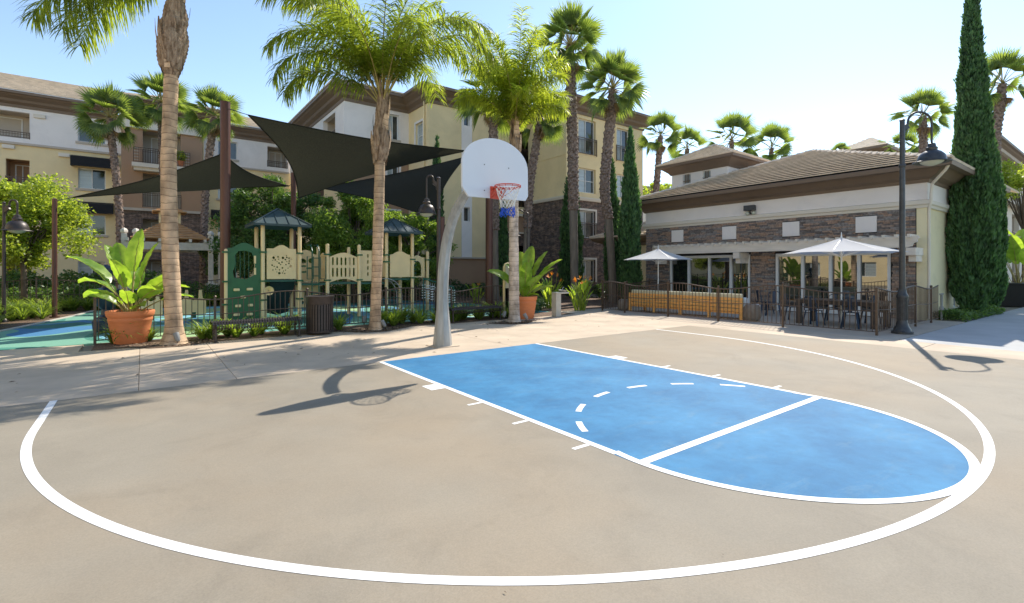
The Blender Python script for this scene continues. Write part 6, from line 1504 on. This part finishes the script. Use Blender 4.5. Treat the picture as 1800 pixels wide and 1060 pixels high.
for a, b, lab in zones:
    n_ = max(3, int((b-a)/.26))
    for k in range(n_):
        x = a+(b-a)*(k+rnd.random())/n_; y = rnd.uniform(5.62, 5.75) if x < -4.9 else rnd.uniform(5.1, 5.65); s = rnd.uniform(.85, 1.4)
        o = bpy.data.objects.new('strap_leaf_plant', random.choice(SM)); COL.objects.link(o); o.location = (x, y, 0); o.scale = (s, s, s); o.rotation_euler = (0, 0, rnd.uniform(0, 6)); tag(o, lab, 'plant', lab.replace('clump', 'clumps'))
big = MB(); rnd = random.Random(10); src = [strap_mesh(s, 40, .85, .018) for s in (4, 5, 6)]
for k in range(150):
    if k < 60: x, y = rnd.uniform(-9.9, -8.6), rnd.uniform(7.5, 15)
    elif k < 125: x, y = rnd.uniform(-9.5, 2.0), rnd.uniform(17.6, 18.1)
    else: x, y = rnd.uniform(-9.6, -7.6), rnd.uniform(14, 17.6)
    if x > -8.5-.0*y and y < 14: x -= .4
    sc_ = rnd.uniform(.8, 1.2); a = rnd.uniform(0, 6); m_ = src[k % 3]
    big.add([(x+(vx*cos(a)-vy*sin(a))*sc_, y+(vx*sin(a)+vy*cos(a))*sc_, vz*sc_) for vx, vy, vz in m_.v], m_.f)
tag(big.build('strap_leaf_bank', 'leaf_s', smooth=2), 'bank of strap leaved plants edging the rubber surface at left', 'plants', kind='stuff')
# bird of paradise with orange flowers left of the patio fence
def bopflower(x, y, label, seed, n=26, H=1.25, nf=5):
    t = empty('flowering_plant', (x, y, 0), label, 'flowering plant', 'orange bird of paradise plants'); rnd = random.Random(seed)
    for k in range(n):
        a = rnd.uniform(0, 360); st, lf, rb = paddle(rnd.uniform(.32, .48), rnd.uniform(.11, .15), rnd.uniform(.4, .95)*H/1.25, R(rnd.uniform(70, 86)), R(22), seed*50+k)
        o = lf.build('leaf', 'leaf_bop' if k % 3 else 'leaf_t1', t, loc=(.25*rnd.random()*cos(R(a)), .25*rnd.random()*sin(R(a)), 0), rz=R(a), smooth=2); st.build('stalk', 'green' if False else 'leaf_t1', o)
    for k in range(nf):
        a = rnd.uniform(0, 2*pi); r_ = rnd.uniform(.1, .45); h = H*rnd.uniform(.85, 1.12); p = Vector((r_*cos(a), r_*sin(a), h)); f = MB(); f.tube([(r_*.3*cos(a), r_*.3*sin(a), 0), tuple(p)], .010, 5); f.build('flower_stem', 'leaf_t1', t)
        f = MB()
        for j in range(7):
            b = rnd.uniform(-.9, .9)+a; e = rnd.uniform(.3, 1.3); d = Vector((cos(b)*cos(e), sin(b)*cos(e), sin(e))); s = Vector((-sin(b), cos(b), 0))*.02; q = p
            f.add([q, q+d*.1-s, q+d*.21, q+d*.1+s], [(0, 1, 2, 3)])
        f.build('flower', 'flower', t)
x, y = gp(1022, 546); bopflower(x, y+.1, 'orange flowered bird of paradise at the left end of the patio fence', 3, 30, 1.2, 7)
x, y = dp(968, 21); bopflower(x, y, 'bird of paradise with two orange flowers behind the right pot', 4, 22, 1.3, 4)
x, y = dp(838, 24.5); bopflower(x, y, 'distant bird of paradise in front of the brown apartment base', 5, 12, .85, 2)
bop('banana_plant', (*dp(1790, 22.6), .95), 'large paddle leaved plant at the right edge above the black planter', [(az, 1.5, .5, 1.2, e, 26) for az, e in ((0, 80), (60, 70), (120, 74), (180, 64), (240, 72), (300, 66), (150, 84), (30, 58), (200, 50))], cat='plant')
bop('banana_plant', (*dp(1800, 24.5), .0), 'tall paddle leaved plant rising behind the black planter', [(az, 1.6, .5, 2.0, e, 26) for az, e in ((10, 80), (90, 72), (170, 70), (230, 76), (290, 64), (140, 60), (190, 82))], cat='plant')
# balcony clutter of the left building: green round plant and chairs
x = xony(318, 33.6); t = empty('balcony_plant', (x, 33.75, 9.0), 'round green plant on the upper balcony of the brown bay', 'plant'); mb = MB(); rnd = random.Random(3)
for k in range(400): v = Vector((rnd.gauss(0, 1), rnd.gauss(0, 1), rnd.gauss(0, 1))).normalized()*.3; leaf_add(mb, v+Vector((0, 0, .75)), .09, rnd)
mb.build('foliage', 'leaf_t1', t); MB().lathe([(.14, 0), (.2, .4)], 14).build('pot', 'terra', t)

# dry leaf bits scattered over the court and paving
mb = MB(); rnd = random.Random(61)
for k in range(120):
    x, y = (rnd.uniform(-12, 7), rnd.uniform(-7.5, -.3)) if k < 30 else (rnd.uniform(-12, 8.8), rnd.uniform(.2, 4.6)); s = rnd.uniform(.003, .009) if k < 30 else rnd.uniform(.008, .03); a = rnd.uniform(0, 6)
    mb.add([(x+cos(a)*s*1.8, y+sin(a)*s*1.8, .013), (x-sin(a)*s*.5, y+cos(a)*s*.5, .013+s*.4), (x-cos(a)*s*1.8, y-sin(a)*s*1.8, .013), (x+sin(a)*s*.5, y-cos(a)*s*.5, .014)], [(0, 1, 2, 3)])
tag(mb.build('leaf_litter', mat('dry_litter', (.12, .075, .04), .9, .5, 9)), 'tiny dry leaf bits scattered over the court and paving', 'leaf litter', kind='stuff')
